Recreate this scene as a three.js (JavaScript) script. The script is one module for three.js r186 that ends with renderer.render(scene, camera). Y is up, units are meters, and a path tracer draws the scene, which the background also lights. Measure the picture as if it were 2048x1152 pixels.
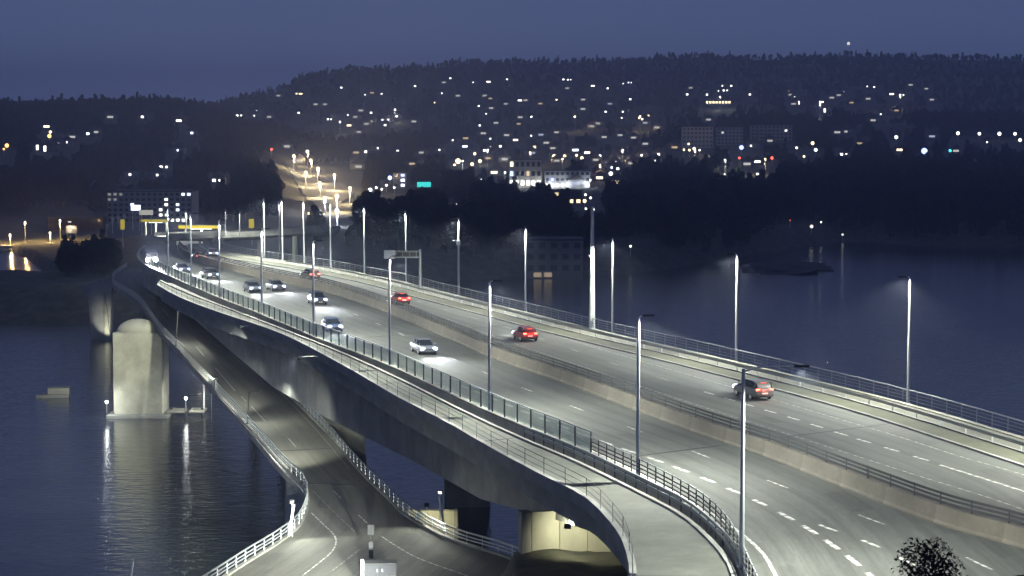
import * as THREE from 'three';
import { mergeGeometries } from 'three/addons/utils/BufferGeometryUtils.js';
import { RoundedBoxGeometry } from 'three/addons/geometries/RoundedBoxGeometry.js';
import { ImprovedNoise } from 'three/addons/math/ImprovedNoise.js';

// ---------------------------------------------------------------- camera, sky, exposure
const scene = new THREE.Scene();
const FOCAL = 4000, CAM_H = 45, PITCH = Math.atan(316 / FOCAL);
const camera = new THREE.PerspectiveCamera(2 * Math.atan(576 / FOCAL) * 180 / Math.PI, 16 / 9, 1, 12000);
camera.position.set(0, CAM_H, 0);
camera.rotation.set(-PITCH, 0, 0);
scene.add(camera);

const renderer = new THREE.WebGLRenderer({ antialias: true });
renderer.toneMapping = THREE.LinearToneMapping;
renderer.toneMappingExposure = 1;
renderer.shadowMap.enabled = true;

const SKY_LOW = [0.255, 0.35, 0.645], SKY_HIGH = [0.088, 0.12, 0.262];
{
  const w = 64, h = 256, d = new Float32Array(w * h * 4);
  for (let y = 0; y < h; y++) {
    const el = ((y + 0.5) / h - 0.5) * 180;                      // row 0 is straight down
    const t = Math.min(1, Math.max(0, el / 5.5)), s = 1 - Math.pow(1 - t, 1.6);
    for (let x = 0; x < w; x++) for (let c = 0; c < 3; c++) {
      d[(y * w + x) * 4 + c] = SKY_LOW[c] + (SKY_HIGH[c] - SKY_LOW[c]) * s; d[(y * w + x) * 4 + 3] = 1;
    }
  }
  const t = new THREE.DataTexture(d, w, h, THREE.RGBAFormat, THREE.FloatType);
  t.mapping = THREE.EquirectangularReflectionMapping; t.magFilter = THREE.LinearFilter; t.minFilter = THREE.LinearFilter; t.needsUpdate = true;
  scene.background = t; scene.environment = t;
}
// the sun is far below the horizon: only a faint, very soft skyglow from the north is left of it
const sun = new THREE.DirectionalLight(new THREE.Color(0.75, 0.85, 1), 0.02);
sun.position.set(300, 500, 400); sun.castShadow = true; sun.shadow.radius = 40;
sun.shadow.camera.left = -900; sun.shadow.camera.right = 900; sun.shadow.camera.top = 900; sun.shadow.camera.bottom = -900; sun.shadow.camera.far = 3000;
scene.add(sun);
scene.fog = new THREE.FogExp2(0xa8b0c8, 0.0003);

const LAMP_CD = 1950, LAMP_COLOR = new THREE.Color(0.955, 1, 0.865);

// ---------------------------------------------------------------- helpers
let seed = 7;
const rnd = () => { seed = (seed * 1664525 + 1013904223) >>> 0; return seed / 4294967296; };
const rr = (a, b) => a + (b - a) * rnd();
const V = (x, y, z) => new THREE.Vector3(x, y, z);
const noise = new ImprovedNoise();
const clamp = (x, a, b) => Math.min(b, Math.max(a, x));
const smooth = (a, b, x) => { const t = clamp((x - a) / (b - a), 0, 1); return t * t * (3 - 2 * t); };
function interp(tab, x) {
  if (x <= tab[0][0]) return tab[0][1];
  for (let i = 1; i < tab.length; i++) if (x <= tab[i][0]) { const [a, p] = tab[i - 1], [b, q] = tab[i]; return p + (q - p) * (x - a) / (b - a); }
  return tab[tab.length - 1][1];
}
// sight line of a place measured in the picture (2048 x 1152 coordinates)
const cp = Math.cos(PITCH), sp = Math.sin(PITCH);
function sight(px, py) {
  const u = (px - 1024) / FOCAL, v = -(py - 576) / FOCAL;
  const y = v * cp - sp, z = -cp - v * sp;
  return [u / -z, y / -z];                                        // x and y gained per metre of depth
}
function G(px, py, hf) {                                          // where that sight line meets a surface of height hf(depth)
  const [a, b] = sight(px, py), f = typeof hf === 'number' ? () => hf : hf;
  let lo = 40, hi = 5000;
  for (let i = 0; i < 60; i++) { const m = (lo + hi) / 2; (CAM_H + b * m > f(m, a * m) ? lo = m : hi = m); }
  return V(a * lo, CAM_H + b * lo, -lo);
}
function atDepth(px, py, Z) { const [a, b] = sight(px, py); return V(a * Z, CAM_H + b * Z, -Z); }

const used = {};
function numbered(n) { const k = used[n] = (used[n] ?? -1) + 1; return k ? `${n}_${String(k).padStart(3, '0')}` : n; }
function tag(o, label, category, group, kind) {
  if (label) o.userData.label = label; if (category) o.userData.category = category;
  if (group) o.userData.group = group; if (kind) o.userData.kind = kind;
  return o;
}
function thing(name, label, category, pos = null, turn = 0, group) {
  const o = new THREE.Group(); o.name = numbered(name); if (pos) o.position.copy(pos); o.rotation.y = turn;
  scene.add(o); return tag(o, label, category, group);
}
function part(name, geo, mat, parent) {
  const m = new THREE.Mesh(geo, mat); m.name = name; m.castShadow = m.receiveShadow = true; parent.add(m); return m;
}
function solo(name, geo, mat, label, category, group, kind) {
  const m = new THREE.Mesh(geo, mat); m.name = numbered(name); m.castShadow = m.receiveShadow = true; scene.add(m);
  return tag(m, label, category, group, kind);
}
function copyOf(o, label, pos, turn = 0, scale = 1) {
  const c = o.clone(); c.name = numbered(o.name.replace(/_\d{3}$/, '')); c.userData = { ...o.userData, label: label || o.userData.label };
  c.position.copy(pos); c.rotation.y = turn; c.scale.setScalar(scale); scene.add(c); return c;
}
const bx = (w, h, d, x = 0, y = 0, z = 0) => new THREE.BoxGeometry(w, h, d).translate(x, y, z);
const rb = (w, h, d, x = 0, y = 0, z = 0, r = 0.03) => new RoundedBoxGeometry(w, h, d, 2, r).translate(x, y, z);
function cyl(r0, r1, h, x = 0, y = 0, z = 0, n = 12) { return new THREE.CylinderGeometry(r1, r0, h, n).translate(x, y + h / 2, z); }
const merge = (list) => mergeGeometries(list.map(g => { const q = g.index ? g.toNonIndexed() : g; for (const k of Object.keys(q.attributes)) if (!['position', 'normal', 'uv'].includes(k)) q.deleteAttribute(k); return q; }));
function tube(pts, r, n = 8, seg = 24) { return new THREE.TubeGeometry(new THREE.CatmullRomCurve3(pts), seg, r, n); }

// curves on plan
function trace(list, hf) { return list.map(([x, y]) => G(x, y, hf)); }
function spaced(pts, step) { const c = new THREE.CatmullRomCurve3(pts, false, 'centripetal'); return c.getSpacedPoints(Math.max(2, Math.round(c.getLength() / step))); }
function sideways(pts, i) {
  const a = pts[Math.max(0, i - 1)], b = pts[Math.min(pts.length - 1, i + 1)];
  const t = V(b.x - a.x, 0, b.z - a.z).normalize(); return V(-t.z, 0, t.x);   // to the right of the direction of travel
}
const offset = (pts, d, up = 0) => pts.map((p, i) => p.clone().addScaledVector(sideways(pts, i), typeof d === 'function' ? d(i) : d).add(V(0, up, 0)));
function sweep(pts, profile, all = pts, at = 0) {                                    // closed profile [[right, up] ...] carried along pts; profile may be a function of the point
  const pos = [], uv = [], rings = []; let s = 0;
  pts.forEach((p, i) => {
    const r = sideways(all, i + at), pr = typeof profile === 'function' ? profile(p, i) : profile;
    rings.push(pr.map(([a, b]) => V(p.x + r.x * a, p.y + b, p.z + r.z * a)));
  });
  const n = rings[0].length;
  for (let i = 0; i + 1 < pts.length; i++) {
    const l = pts[i].distanceTo(pts[i + 1]); let q = 0;
    for (let k = 0; k < n; k++) {
      const k2 = (k + 1) % n, A = rings[i][k], B = rings[i][k2], C = rings[i + 1][k2], D = rings[i + 1][k], w = A.distanceTo(B);
      for (const [P, U, W] of [[A, s, q], [B, s, q + w], [C, s + l, q + w], [A, s, q], [C, s + l, q + w], [D, s + l, q]]) { pos.push(P.x, P.y, P.z); uv.push(U, W); }
      q += w;
    }
    s += l;
  }
  for (const [ring, flip] of [[rings[0], 0], [rings[rings.length - 1], 1]]) {
    const tri = THREE.ShapeUtils.triangulateShape((typeof profile === 'function' ? profile(flip ? pts[pts.length - 1] : pts[0], flip ? pts.length - 1 : 0) : profile).map(([a, b]) => new THREE.Vector2(a, b)), []);
    for (const f of tri) for (const k of flip ? f : [...f].reverse()) { pos.push(ring[k].x, ring[k].y, ring[k].z); uv.push(ring[k].x, ring[k].y); }
  }
  const g = new THREE.BufferGeometry(); g.setAttribute('position', new THREE.Float32BufferAttribute(pos, 3)); g.setAttribute('uv', new THREE.Float32BufferAttribute(uv, 2));
  g.computeVertexNormals(); return g;
}
function ribbon(L, R, n = 60, m = 6) {                            // sheet between two curves
  const cl = new THREE.CatmullRomCurve3(L, false, 'centripetal').getSpacedPoints(n), cr = new THREE.CatmullRomCurve3(R, false, 'centripetal').getSpacedPoints(n);
  const pos = [], uv = [], idx = []; let s = 0;
  for (let i = 0; i <= n; i++) {
    if (i) s += (cl[i].distanceTo(cl[i - 1]) + cr[i].distanceTo(cr[i - 1])) / 2;
    const w = cl[i].distanceTo(cr[i]);
    for (let k = 0; k <= m; k++) { const p = cl[i].clone().lerp(cr[i], k / m); pos.push(p.x, p.y, p.z); uv.push(k / m * w, s); }
  }
  for (let i = 0; i < n; i++) for (let k = 0; k < m; k++) { const a = i * (m + 1) + k; idx.push(a, a + 1, a + m + 2, a, a + m + 2, a + m + 1); }
  const g = new THREE.BufferGeometry(); g.setAttribute('position', new THREE.Float32BufferAttribute(pos, 3)); g.setAttribute('uv', new THREE.Float32BufferAttribute(uv, 2)); g.setIndex(idx);
  g.computeVertexNormals(); return g;
}
function stripe(pts, w, up = 0.008) { return ribbon(offset(pts, -w / 2, up), offset(pts, w / 2, up), Math.max(2, pts.length * 2), 1); }
function orient(len, A, B) {                                      // matrix that lays a unit box of length len along A->B
  const m = new THREE.Matrix4(), d = B.clone().sub(A), q = new THREE.Quaternion().setFromUnitVectors(V(0, 0, 1), d.clone().normalize());
  return m.compose(A.clone().add(B).multiplyScalar(0.5), q, V(1, 1, 1));
}

function nearestDir(pts, p) {                                     // direction of a traced curve next to p, pointing away from the camera
  let b = 0, d = 1e9; pts.forEach((q, i) => { const e = (q.x - p.x) ** 2 + (q.z - p.z) ** 2; if (e < d) { d = e; b = i; } });
  const a = pts[Math.max(0, b - 1)], c = pts[Math.min(pts.length - 1, b + 1)]; return V(c.x - a.x, 0, c.z - a.z).normalize();
}
// ---------------------------------------------------------------- textures and materials
function fractal(size, cells, oct, seedv, stretch = 1) {          // tiling value noise, 0..1
  const out = new Float32Array(size * size); let amp = 1, tot = 0; let sd = seedv;
  const rn = () => { sd = (sd * 1664525 + 1013904223) >>> 0; return sd / 4294967296; };
  for (let o = 0; o < oct; o++) {
    const cx = cells << o, cy = Math.max(1, Math.round((cells << o) / stretch)), g = new Float32Array(cx * cy).map(rn);
    for (let y = 0; y < size; y++) {
      const fy = y / size * cy, y0 = Math.floor(fy), ty = fy - y0, sy = ty * ty * (3 - 2 * ty), r0 = (y0 % cy) * cx, r1 = ((y0 + 1) % cy) * cx;
      for (let x = 0; x < size; x++) {
        const fx = x / size * cx, x0 = Math.floor(fx), tx = fx - x0, sx = tx * tx * (3 - 2 * tx), a = x0 % cx, b = (x0 + 1) % cx;
        out[y * size + x] += amp * ((g[r0 + a] * (1 - sx) + g[r0 + b] * sx) * (1 - sy) + (g[r1 + a] * (1 - sx) + g[r1 + b] * sx) * sy);
      }
    }
    tot += amp; amp *= 0.55;
  }
  for (let i = 0; i < out.length; i++) out[i] /= tot;
  return out;
}
function texture(size, fn, metres, srgb = true, mx = metres) {
  const d = new Uint8Array(size * size * 4);
  for (let i = 0; i < size * size; i++) { const c = fn(i, i % size, Math.floor(i / size)); for (let k = 0; k < 3; k++) d[i * 4 + k] = clamp(Math.round((Array.isArray(c) ? c[k] : c) * 255), 0, 255); d[i * 4 + 3] = 255; }
  const t = new THREE.DataTexture(d, size, size); t.wrapS = t.wrapT = THREE.RepeatWrapping; t.magFilter = THREE.LinearFilter; t.minFilter = THREE.LinearMipmapLinearFilter; t.generateMipmaps = true;
  if (srgb) t.colorSpace = THREE.SRGBColorSpace; t.repeat.set(1 / mx, 1 / metres); t.needsUpdate = true; return t;
}
const N1 = fractal(512, 6, 6, 11), N2 = fractal(512, 40, 3, 5), N3 = fractal(512, 24, 4, 3, 12), N4 = fractal(512, 3, 4, 19);
const WORN = (() => {                                               // wheel tracks polished darker, patches and tar seams, 14 m across by 80 m along
  const S = 1024, big = fractal(S, 5, 6, 31), fine = fractal(S, 90, 2, 33), str = fractal(S, 60, 4, 35, 24), tr = new Float32Array(S); let sd = 5; const rn = () => { sd = (sd * 1664525 + 1013904223) >>> 0; return sd / 4294967296; };
  for (let x = 0; x < S; x++) { const m = x / S * 14 % 3.5; tr[x] = Math.exp(-(((m - 0.85) / 0.3) ** 2)) + Math.exp(-(((m - 2.55) / 0.3) ** 2)); }
  const patch = []; for (let k = 0; k < 16; k++) patch.push([rn() * S, rn() * S, S * (0.06 + 0.12 * rn()), S * (0.02 + 0.06 * rn()), (rn() - 0.62) * 0.16]);
  const seam = [0.248, 0.502, 0.75].map(v => v * S);
  return texture(S, (i, x, y) => {
    const warp = 26 * (big[i] - 0.5); let v = 0.78 + 0.22 * (big[i] - 0.5) + 0.09 * (fine[i] - 0.5) + 0.16 * (str[i] - 0.5) - 0.075 * tr[(x + Math.round(warp * 0.3) + S) % S] * (0.6 + 0.8 * big[i]);
    for (const [px, py, w, h, k] of patch) if (Math.abs(x - px) < w / 2 && Math.abs(y - py) < h / 2) v += k;
    for (const q of seam) if (Math.abs(x - q - warp * 0.25) < 1.3 && big[(i * 7) % (S * S)] > 0.36) v -= 0.17;
    return [v, v, v * 0.99];
  }, 80, true, 14);
})();
const asphaltMap = WORN;
const grainBump = texture(512, i => N2[i], 2.5, false);
const concreteMap = texture(512, i => { const v = 0.82 + 0.12 * (N1[i] - 0.5) * 2 + 0.08 * (N2[i] - 0.5) + 0.08 * (N4[i] - 0.5); return [v, v * 0.995, v * 0.97]; }, 9);
const paintMap = texture(512, i => { const w = N1[i] < 0.44 ? 0.42 + 0.3 * N2[i] : 0.86 + 0.2 * (N2[i] - 0.5); return [w, w, w * 0.98]; }, 2.2);
const rockMap = texture(512, i => { const v = 0.62 + 0.6 * (N1[i] - 0.5) + 0.3 * (N2[i] - 0.5); return [v, v * 1.0, v * 0.9]; }, 14);
const std = (r, g, b, rough = 0.8, extra = {}) => new THREE.MeshStandardMaterial({ color: new THREE.Color().setRGB(r, g, b), roughness: rough, ...extra });
const M = {
  asphalt: std(0.15, 0.155, 0.145, 0.82, { map: asphaltMap, bumpMap: grainBump, bumpScale: 0.006, name: 'asphalt' }),
  asphaltOld: std(0.17, 0.165, 0.14, 0.85, { map: asphaltMap, bumpMap: grainBump, bumpScale: 0.006, name: 'old_asphalt' }),
  pathTop: std(0.155, 0.163, 0.15, 0.85, { map: concreteMap, bumpMap: grainBump, bumpScale: 0.004, name: 'path_asphalt' }),
  verge: std(0.12, 0.122, 0.088, 0.95, { map: concreteMap, bumpMap: grainBump, bumpScale: 0.02, name: 'mossy_concrete' }),
  concrete: std(0.36, 0.36, 0.34, 0.85, { map: concreteMap, bumpMap: grainBump, bumpScale: 0.006, name: 'concrete' }),
  concreteDark: std(0.38, 0.385, 0.39, 0.88, { map: concreteMap, bumpMap: grainBump, bumpScale: 0.006, name: 'weathered_concrete' }),
  concretePink: std(0.21, 0.19, 0.168, 0.88, { map: concreteMap, bumpMap: grainBump, bumpScale: 0.006, name: 'reddish_concrete' }),
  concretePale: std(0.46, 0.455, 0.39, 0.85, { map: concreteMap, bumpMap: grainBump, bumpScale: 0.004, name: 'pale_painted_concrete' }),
  white: std(0.72, 0.72, 0.7, 0.7, { map: paintMap, name: 'road_paint' }),
  paintWhite: std(0.78, 0.78, 0.76, 0.6, { name: 'white_paint' }),
  worn: std(0.42, 0.42, 0.4, 0.75, { map: paintMap, name: 'worn_road_paint' }),
  galv: std(0.5, 0.52, 0.53, 0.5, { metalness: 0.2, name: 'galvanised_steel' }),
  rail: std(0.3, 0.32, 0.34, 0.45, { metalness: 0.4, name: 'rail_steel' }),
  dark: std(0.035, 0.037, 0.04, 0.8, { name: 'dark_paint' }),
  gantry: std(0.16, 0.17, 0.18, 0.7, { name: 'gantry_paint' }),
  gantrySign: std(0.4, 0.42, 0.44, 0.7, { name: 'sign_face' }),
  rubber: std(0.02, 0.02, 0.02, 0.9, { name: 'rubber' }),
  panel: new THREE.MeshPhysicalMaterial({ color: new THREE.Color().setRGB(0.82, 0.86, 0.84), roughness: 0.16, transmission: 0.8, thickness: 0, name: 'frosted_panel' }),
  glass: std(0.012, 0.014, 0.018, 0.06, { name: 'dark_glass' }),
  rock: std(0.11, 0.11, 0.085, 0.95, { map: rockMap, bumpMap: grainBump, bumpScale: 0.05, name: 'rock_and_grass' }),
  hill: std(0.14, 0.13, 0.1, 1, { map: rockMap, name: 'hill_ground' }),
  leafDark: std(0.04, 0.048, 0.028, 0.9, { side: THREE.DoubleSide, name: 'dark_leaves' }),
  leaf: std(0.11, 0.115, 0.06, 0.9, { side: THREE.DoubleSide, name: 'leaves' }),
  bark: std(0.06, 0.05, 0.04, 0.95, { name: 'bark' }),
  roof: std(0.05, 0.045, 0.045, 0.9, { name: 'roof_tile' }),
  brick: std(0.2, 0.085, 0.06, 0.9, { map: rockMap, name: 'brick' }),
  render: std(0.6, 0.61, 0.63, 0.9, { map: concreteMap, name: 'grey_render' }),
  cream: std(0.62, 0.59, 0.52, 0.9, { map: concreteMap, name: 'cream_render' }),
};
const glowCache = {};
function glow(r, g, b, k) {
  const key = [r, g, b, k].join();
  return glowCache[key] ??= new THREE.MeshStandardMaterial({ color: 0x222222, roughness: 0.5, emissive: new THREE.Color().setRGB(r, g, b), emissiveIntensity: k, name: 'lit_lamp_glass' });
}
const WARM = [1, 0.78, 0.45], WHITE = [1, 0.97, 0.9], COOL = [0.72, 0.8, 1], BLUE = [0.35, 0.42, 1], ORANGE = [1, 0.5, 0.16], RED = [1, 0.12, 0.07], CYAN = [0.05, 0.9, 0.85], YELLOW = [1, 0.8, 0.06];

// heights of the decks above the water, by depth from the camera
const hMain = Z => 23 - 0.00022 * Math.pow(Math.max(0, Z - 325), 2) * (Z < 440 ? 1 : 0) - (Z >= 440 ? 2.9 + (Z - 440) * 0.05 : 0);
const hPath = Z => hMain(Z) - 0.35;
const hLeft = Z => interp([[150, 9.8], [185, 10], [215, 11], [300, 14.2], [360, 14.8], [440, 14], [520, 12]], Z);
const up = (f, d) => (Z, x) => f(Z, x) + d;

// ---------------------------------------------------------------- water
{
  const S = 1024, A = fractal(S, 26, 5, 21, 0.55), B = fractal(S, 9, 4, 77, 0.6);
  const t = texture(S, i => 0.72 * A[i] + 0.28 * B[i], 34, false);
  const g = new THREE.PlaneGeometry(9000, 9000).rotateX(-Math.PI / 2).translate(0, 0, -3000);
  const p = g.attributes.position, u = g.attributes.uv; for (let i = 0; i < p.count; i++) u.setXY(i, p.getX(i), p.getZ(i));
  solo('water', g, std(0.016, 0.02, 0.024, 0.09, { bumpMap: t, bumpScale: 0.11, name: 'sea_water' }), 'dark rippled water of the fjord under the bridges', 'water', null, 'structure');
}

// ---------------------------------------------------------------- far terrain: shore, town and wooded ridge
const hy = (Z, y) => CAM_H - (y - 260) * Z / FOCAL;
const shoreZ = y => CAM_H * FOCAL / (y - 260);
const COLS = [
  [-900, [[740, 0], [790, 2.5], [1000, hy(1000, 428)], [1300, hy(1300, 300)], [1900, hy(1900, 206)], [2600, 70], [4200, 20]]],
  [0, [[752, 0], [785, 2.2], [1000, hy(1000, 428)], [1300, hy(1300, 312)], [1900, hy(1900, 212)], [2600, 60], [4200, 20]]],
  [130, [[600, 0], [700, 3], [1000, hy(1000, 425)], [1300, hy(1300, 320)], [1900, hy(1900, 211)], [2600, 60], [4200, 20]]],
  [330, [[438, 0], [540, 7], [1000, hy(1000, 418)], [1300, hy(1300, 335)], [1900, hy(1900, 206)], [2600, 60], [4200, 20]]],
  [540, [[470, 0], [620, 8], [1000, hy(1000, 420)], [1350, hy(1350, 345)], [1900, hy(1900, 260)], [2600, hy(2600, 190)], [4200, 20]]],
  [620, [[520, 0], [700, 8], [1000, hy(1000, 425)], [1350, hy(1350, 370)], [1900, hy(1900, 290)], [2600, hy(2600, 157)], [4200, 40]]],
  [720, [[560, 0], [720, 7], [1000, hy(1000, 422)], [1350, hy(1350, 375)], [1900, hy(1900, 285)], [2600, hy(2600, 140)], [4200, 50]]],
  [1000, [[shoreZ(556), 0], [760, 6], [1000, hy(1000, 412)], [1400, hy(1400, 362)], [1900, hy(1900, 270)], [2700, hy(2700, 130)], [4200, 50]]],
  [1230, [[shoreZ(548), 0], [760, 7], [1000, hy(1000, 408)], [1400, hy(1400, 350)], [1900, hy(1900, 250)], [2700, hy(2700, 122)], [4200, 50]]],
  [1420, [[shoreZ(528), 0], [800, 8], [1000, hy(1000, 400)], [1400, hy(1400, 335)], [1900, hy(1900, 245)], [2700, hy(2700, 115)], [4200, 50]]],
  [1530, [[shoreZ(506), 0], [850, 8], [1050, hy(1050, 390)], [1400, hy(1400, 330)], [1900, hy(1900, 240)], [2700, hy(2700, 119)], [4200, 50]]],
  [1690, [[shoreZ(483), 0], [920, 7], [1100, hy(1100, 380)], [1400, hy(1400, 330)], [1900, hy(1900, 240)], [2700, hy(2700, 116)], [4200, 50]]],
  [2048, [[shoreZ(494), 0], [900, 7], [1100, hy(1100, 375)], [1400, hy(1400, 325)], [1900, hy(1900, 240)], [2700, hy(2700, 124)], [4200, 50]]],
  [3000, [[shoreZ(500), 0], [900, 7], [1100, hy(1100, 375)], [1400, hy(1400, 325)], [1900, hy(1900, 240)], [2700, hy(2700, 124)], [4200, 50]]],
];
function farHeight(Z, X) {
  const px = 1024 + X / Z * FOCAL;
  let i = 1; while (i < COLS.length - 1 && px > COLS[i][0]) i++;
  const [x0, A] = COLS[i - 1], [x1, B] = COLS[i], f = clamp((px - x0) / (x1 - x0), 0, 1), s = f * f * (3 - 2 * f);
  const Zs = A[0][0] + (B[0][0] - A[0][0]) * s + 14 * noise.noise(X / 45, 3.1, Z / 45) + 6 * noise.noise(X / 14, 8.1, Z / 14);
  let h;
  if (Z < Zs) h = -0.5 - (Zs - Z) * 0.06;
  else {
    const a = interp(A.slice(1), Z), b = interp(B.slice(1), Z); h = (a + (b - a) * s);
    h = Math.min(h, 0.2 + (Z - Zs) * 0.22) + (5 * noise.noise(X / 120, 0.5, Z / 120) + 1.6 * noise.noise(X / 30, 2.5, Z / 30)) * smooth(Zs, Zs + 500, Z);
    h = Math.max(h, 0.15);
  }
  // low point of land under the far bridge end
  const pen = smooth(447, 490, Z + 9 * noise.noise(X / 20, 1.2, 0)) * (1 - smooth(545, 610, Z)) * smooth(-980, -900, -1) * (px < 300 ? 1 : 1 - smooth(300, 420, px));
  h = Math.max(h, -3 + 9.5 * pen + 0.8 * noise.noise(X / 9, 4, Z / 9));
  return h;
}
{
  const nx = 330, Zs = []; for (let z = 415; z < 4200; z *= 1.0105) Zs.push(z);
  const pos = [], uv = [], idx = [];
  for (const Z of Zs) for (let k = 0; k <= nx; k++) { const a = -0.42 + 0.84 * k / nx, X = a * Z; pos.push(X, farHeight(Z, X), -Z); uv.push(X, Z); }
  for (let r = 0; r + 1 < Zs.length; r++) for (let k = 0; k < nx; k++) { const a = r * (nx + 1) + k; idx.push(a, a + 1, a + nx + 2, a, a + nx + 2, a + nx + 1); }
  const g = new THREE.BufferGeometry(); g.setAttribute('position', new THREE.Float32BufferAttribute(pos, 3)); g.setAttribute('uv', new THREE.Float32BufferAttribute(uv, 2)); g.setIndex(idx); g.computeVertexNormals();
  solo('hill_terrain', g, M.hill, 'dark shore and wooded hills across the fjord', 'hills', null, 'structure');
}
// skerry in the fjord
{
  const c = G(1580, 541, 0), g = new THREE.IcosahedronGeometry(1, 4), p = g.attributes.position;
  for (let i = 0; i < p.count; i++) {
    const v = V(p.getX(i), p.getY(i), p.getZ(i)), n = 1 + 0.45 * noise.noise(v.x * 2.3, v.y * 2, v.z * 2.3) + 0.2 * noise.noise(v.x * 7, v.y * 6, v.z * 7);
    p.setXYZ(i, v.x * 16 * n, v.y * 2.6 * n, v.z * 24 * n);
  }
  g.computeVertexNormals(); g.translate(c.x, -0.6, c.z - 6);
  solo('skerry', g, M.rock, 'low dark rock islet in the fjord right of the bridge', 'islet');
}
// near bank under the road ends
const LEFT_RAIL = trace([[400, 1190], [458, 1152], [499, 1125], [557, 1089], [598, 1057], [616, 1022], [619, 990], [604, 963], [578, 940], [515, 870], [452, 800], [420, 765], [355, 695], [329, 668], [308, 640], [288, 612], [270, 596], [250, 584], [235, 575], [228, 566], [229, 556], [240, 546], [256, 536]], hLeft);
const RIGHT_RAIL = trace([[1150, 1190], [1085, 1152], [1011, 1116], [915, 1087], [865, 1066], [806, 1030], [771, 995], [735, 962], [690, 912], [655, 870], [600, 815], [540, 757], [480, 712], [440, 672], [405, 636], [382, 610], [362, 594], [345, 580], [335, 568], [330, 556], [330, 546], [334, 536]], hLeft);
{
  const nx = 120, nz = 110, pos = [], uv = [], idx = [];
  const leftX = Z => { let best = -30; for (let i = 0; i + 1 < LEFT_RAIL.length; i++) { const a = LEFT_RAIL[i], b = LEFT_RAIL[i + 1]; if ((-a.z - Z) * (-b.z - Z) <= 0) best = a.x + (b.x - a.x) * (Z + a.z) / (a.z - b.z || 1); } return best; };
  const H = (X, Z) => {
    const n = 0.7 * noise.noise(X / 5, 1, Z / 5) + 0.35 * noise.noise(X / 1.7, 5, Z / 1.7);
    let h = 14.3 - smooth(0.6, -2.5, X) * 5.4;                         // plateau at the foot of the walls, lower towards the junction
    h = Math.min(h, 14.3 - Math.max(0, Z - 146) * 0.75, Math.max(9, 14.3 - Math.max(0, Z - 146) * 0.75)); if (Z > 170) h = Math.min(h, 9 - (Z - 170) * 0.26);
    if (X < -9) h = Math.min(h, 8.6 - Math.max(0, Z - 178) * 0.24);
    const edge = leftX(Math.max(Z, 158)) + 1.2;
    if (X < edge) h = Math.min(h, 8 - (edge - X) * 4);
        if (Z < 98) h = Math.max(h, X > 4 ? 15 + (98 - Z) * 0.12 : h);
    return h + n;
  };
  for (let r = 0; r <= nz; r++) for (let k = 0; k <= nx; k++) { const Z = 55 + 180 * r / nz, X = -48 + 118 * k / nx; pos.push(X, H(X, Z), -Z); uv.push(X, Z); }
  for (let r = 0; r < nz; r++) for (let k = 0; k < nx; k++) { const a = r * (nx + 1) + k; idx.push(a, a + 1, a + nx + 2, a, a + nx + 2, a + nx + 1); }
  const g = new THREE.BufferGeometry(); g.setAttribute('position', new THREE.Float32BufferAttribute(pos, 3)); g.setAttribute('uv', new THREE.Float32BufferAttribute(uv, 2)); g.setIndex(idx); g.computeVertexNormals();
  solo('near_bank', g, M.rock, 'rocky bank under the near ends of the bridges', 'bank', null, 'structure');
}

// ---------------------------------------------------------------- the motorway on its bridge
const LEDGE = trace([[1540, 1230], [1512, 1170], [1486, 1112], [1452, 1062], [1400, 1018], [1283, 953], [1190, 909], [985, 824], [785, 732], [632, 674], [528, 630], [440, 595], [386, 572], [330, 547], [298, 532], [283, 520], [280, 509], [284, 500], [292, 492]], hMain);
const REDGE = trace([[2600, 1060], [2300, 962], [2048, 884], [1804, 812], [1462, 727], [1216, 670], [1043, 627], [910, 594], [805, 567], [722, 550], [655, 537], [602, 529], [520, 517], [470, 508], [442, 500], [430, 494], [425, 488]], hMain);
const MEDIAN = trace([[2250, 1185], [2048, 1099], [1891, 1054], [1714, 987], [1536, 916], [1410, 873], [1273, 822], [1137, 770], [1000, 722], [880, 670], [775, 626], [650, 584], [525, 557], [437, 535], [390, 521], [365, 511], [356, 503], [354, 495]], hMain);
const EDGELINE = trace([[2300, 1032], [2048, 950], [1914, 911], [1803, 875], [1691, 842], [1580, 809], [1420, 762], [1216, 703], [1043, 650], [910, 612], [805, 583], [722, 562], [655, 547], [602, 537]], hMain);
const highway = new THREE.Group(); highway.name = 'highway'; tag(highway, 'grey asphalt motorway with white lane markings', 'road', null, 'structure'); scene.add(highway);
part('carriageway', ribbon(LEDGE, REDGE, 90, 12), M.asphalt, highway);
// markings, each dash its own piece
const dashGeo = {};
function dashes(list, len, period, width, mat, skip = 0) {
  const pts = spaced(trace(list, hMain), 0.5), n = Math.floor((pts.length - 1) * 0.5 / period);
  for (let i = 0; i < n; i++) {
    const a = Math.round((i * period + skip) / 0.5), b = Math.round((i * period + skip + len) / 0.5);
    if (b >= pts.length) break;
    part('lane_dash', stripe(pts.slice(a, b + 1).filter((_, k, q) => k % 2 === 0 || k === q.length - 1), width, 0.009), mat, highway);
  }
}
const lines = (list, width, mat, name = 'edge_line') => part(name, stripe(spaced(trace(list, hMain), 2), width, 0.009), mat, highway);
dashes([[1760, 1168], [1703, 1119], [1620, 1060], [1525, 1008], [1430, 966], [1330, 927], [1195, 880], [1060, 828], [900, 762]], 2.4, 4.05, 0.32, M.white);
dashes([[1830, 1132], [1738, 1086], [1660, 1058], [1597, 1032], [1540, 1008]], 2, 4.4, 0.24, M.white);
dashes([[1985, 1140], [1878, 1091], [1677, 1015], [1512, 952], [1365, 895], [1240, 848], [1120, 804], [1000, 758], [880, 706], [775, 656], [650, 606], [560, 578]], 3, 12, 0.17, M.white, 0);
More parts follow.
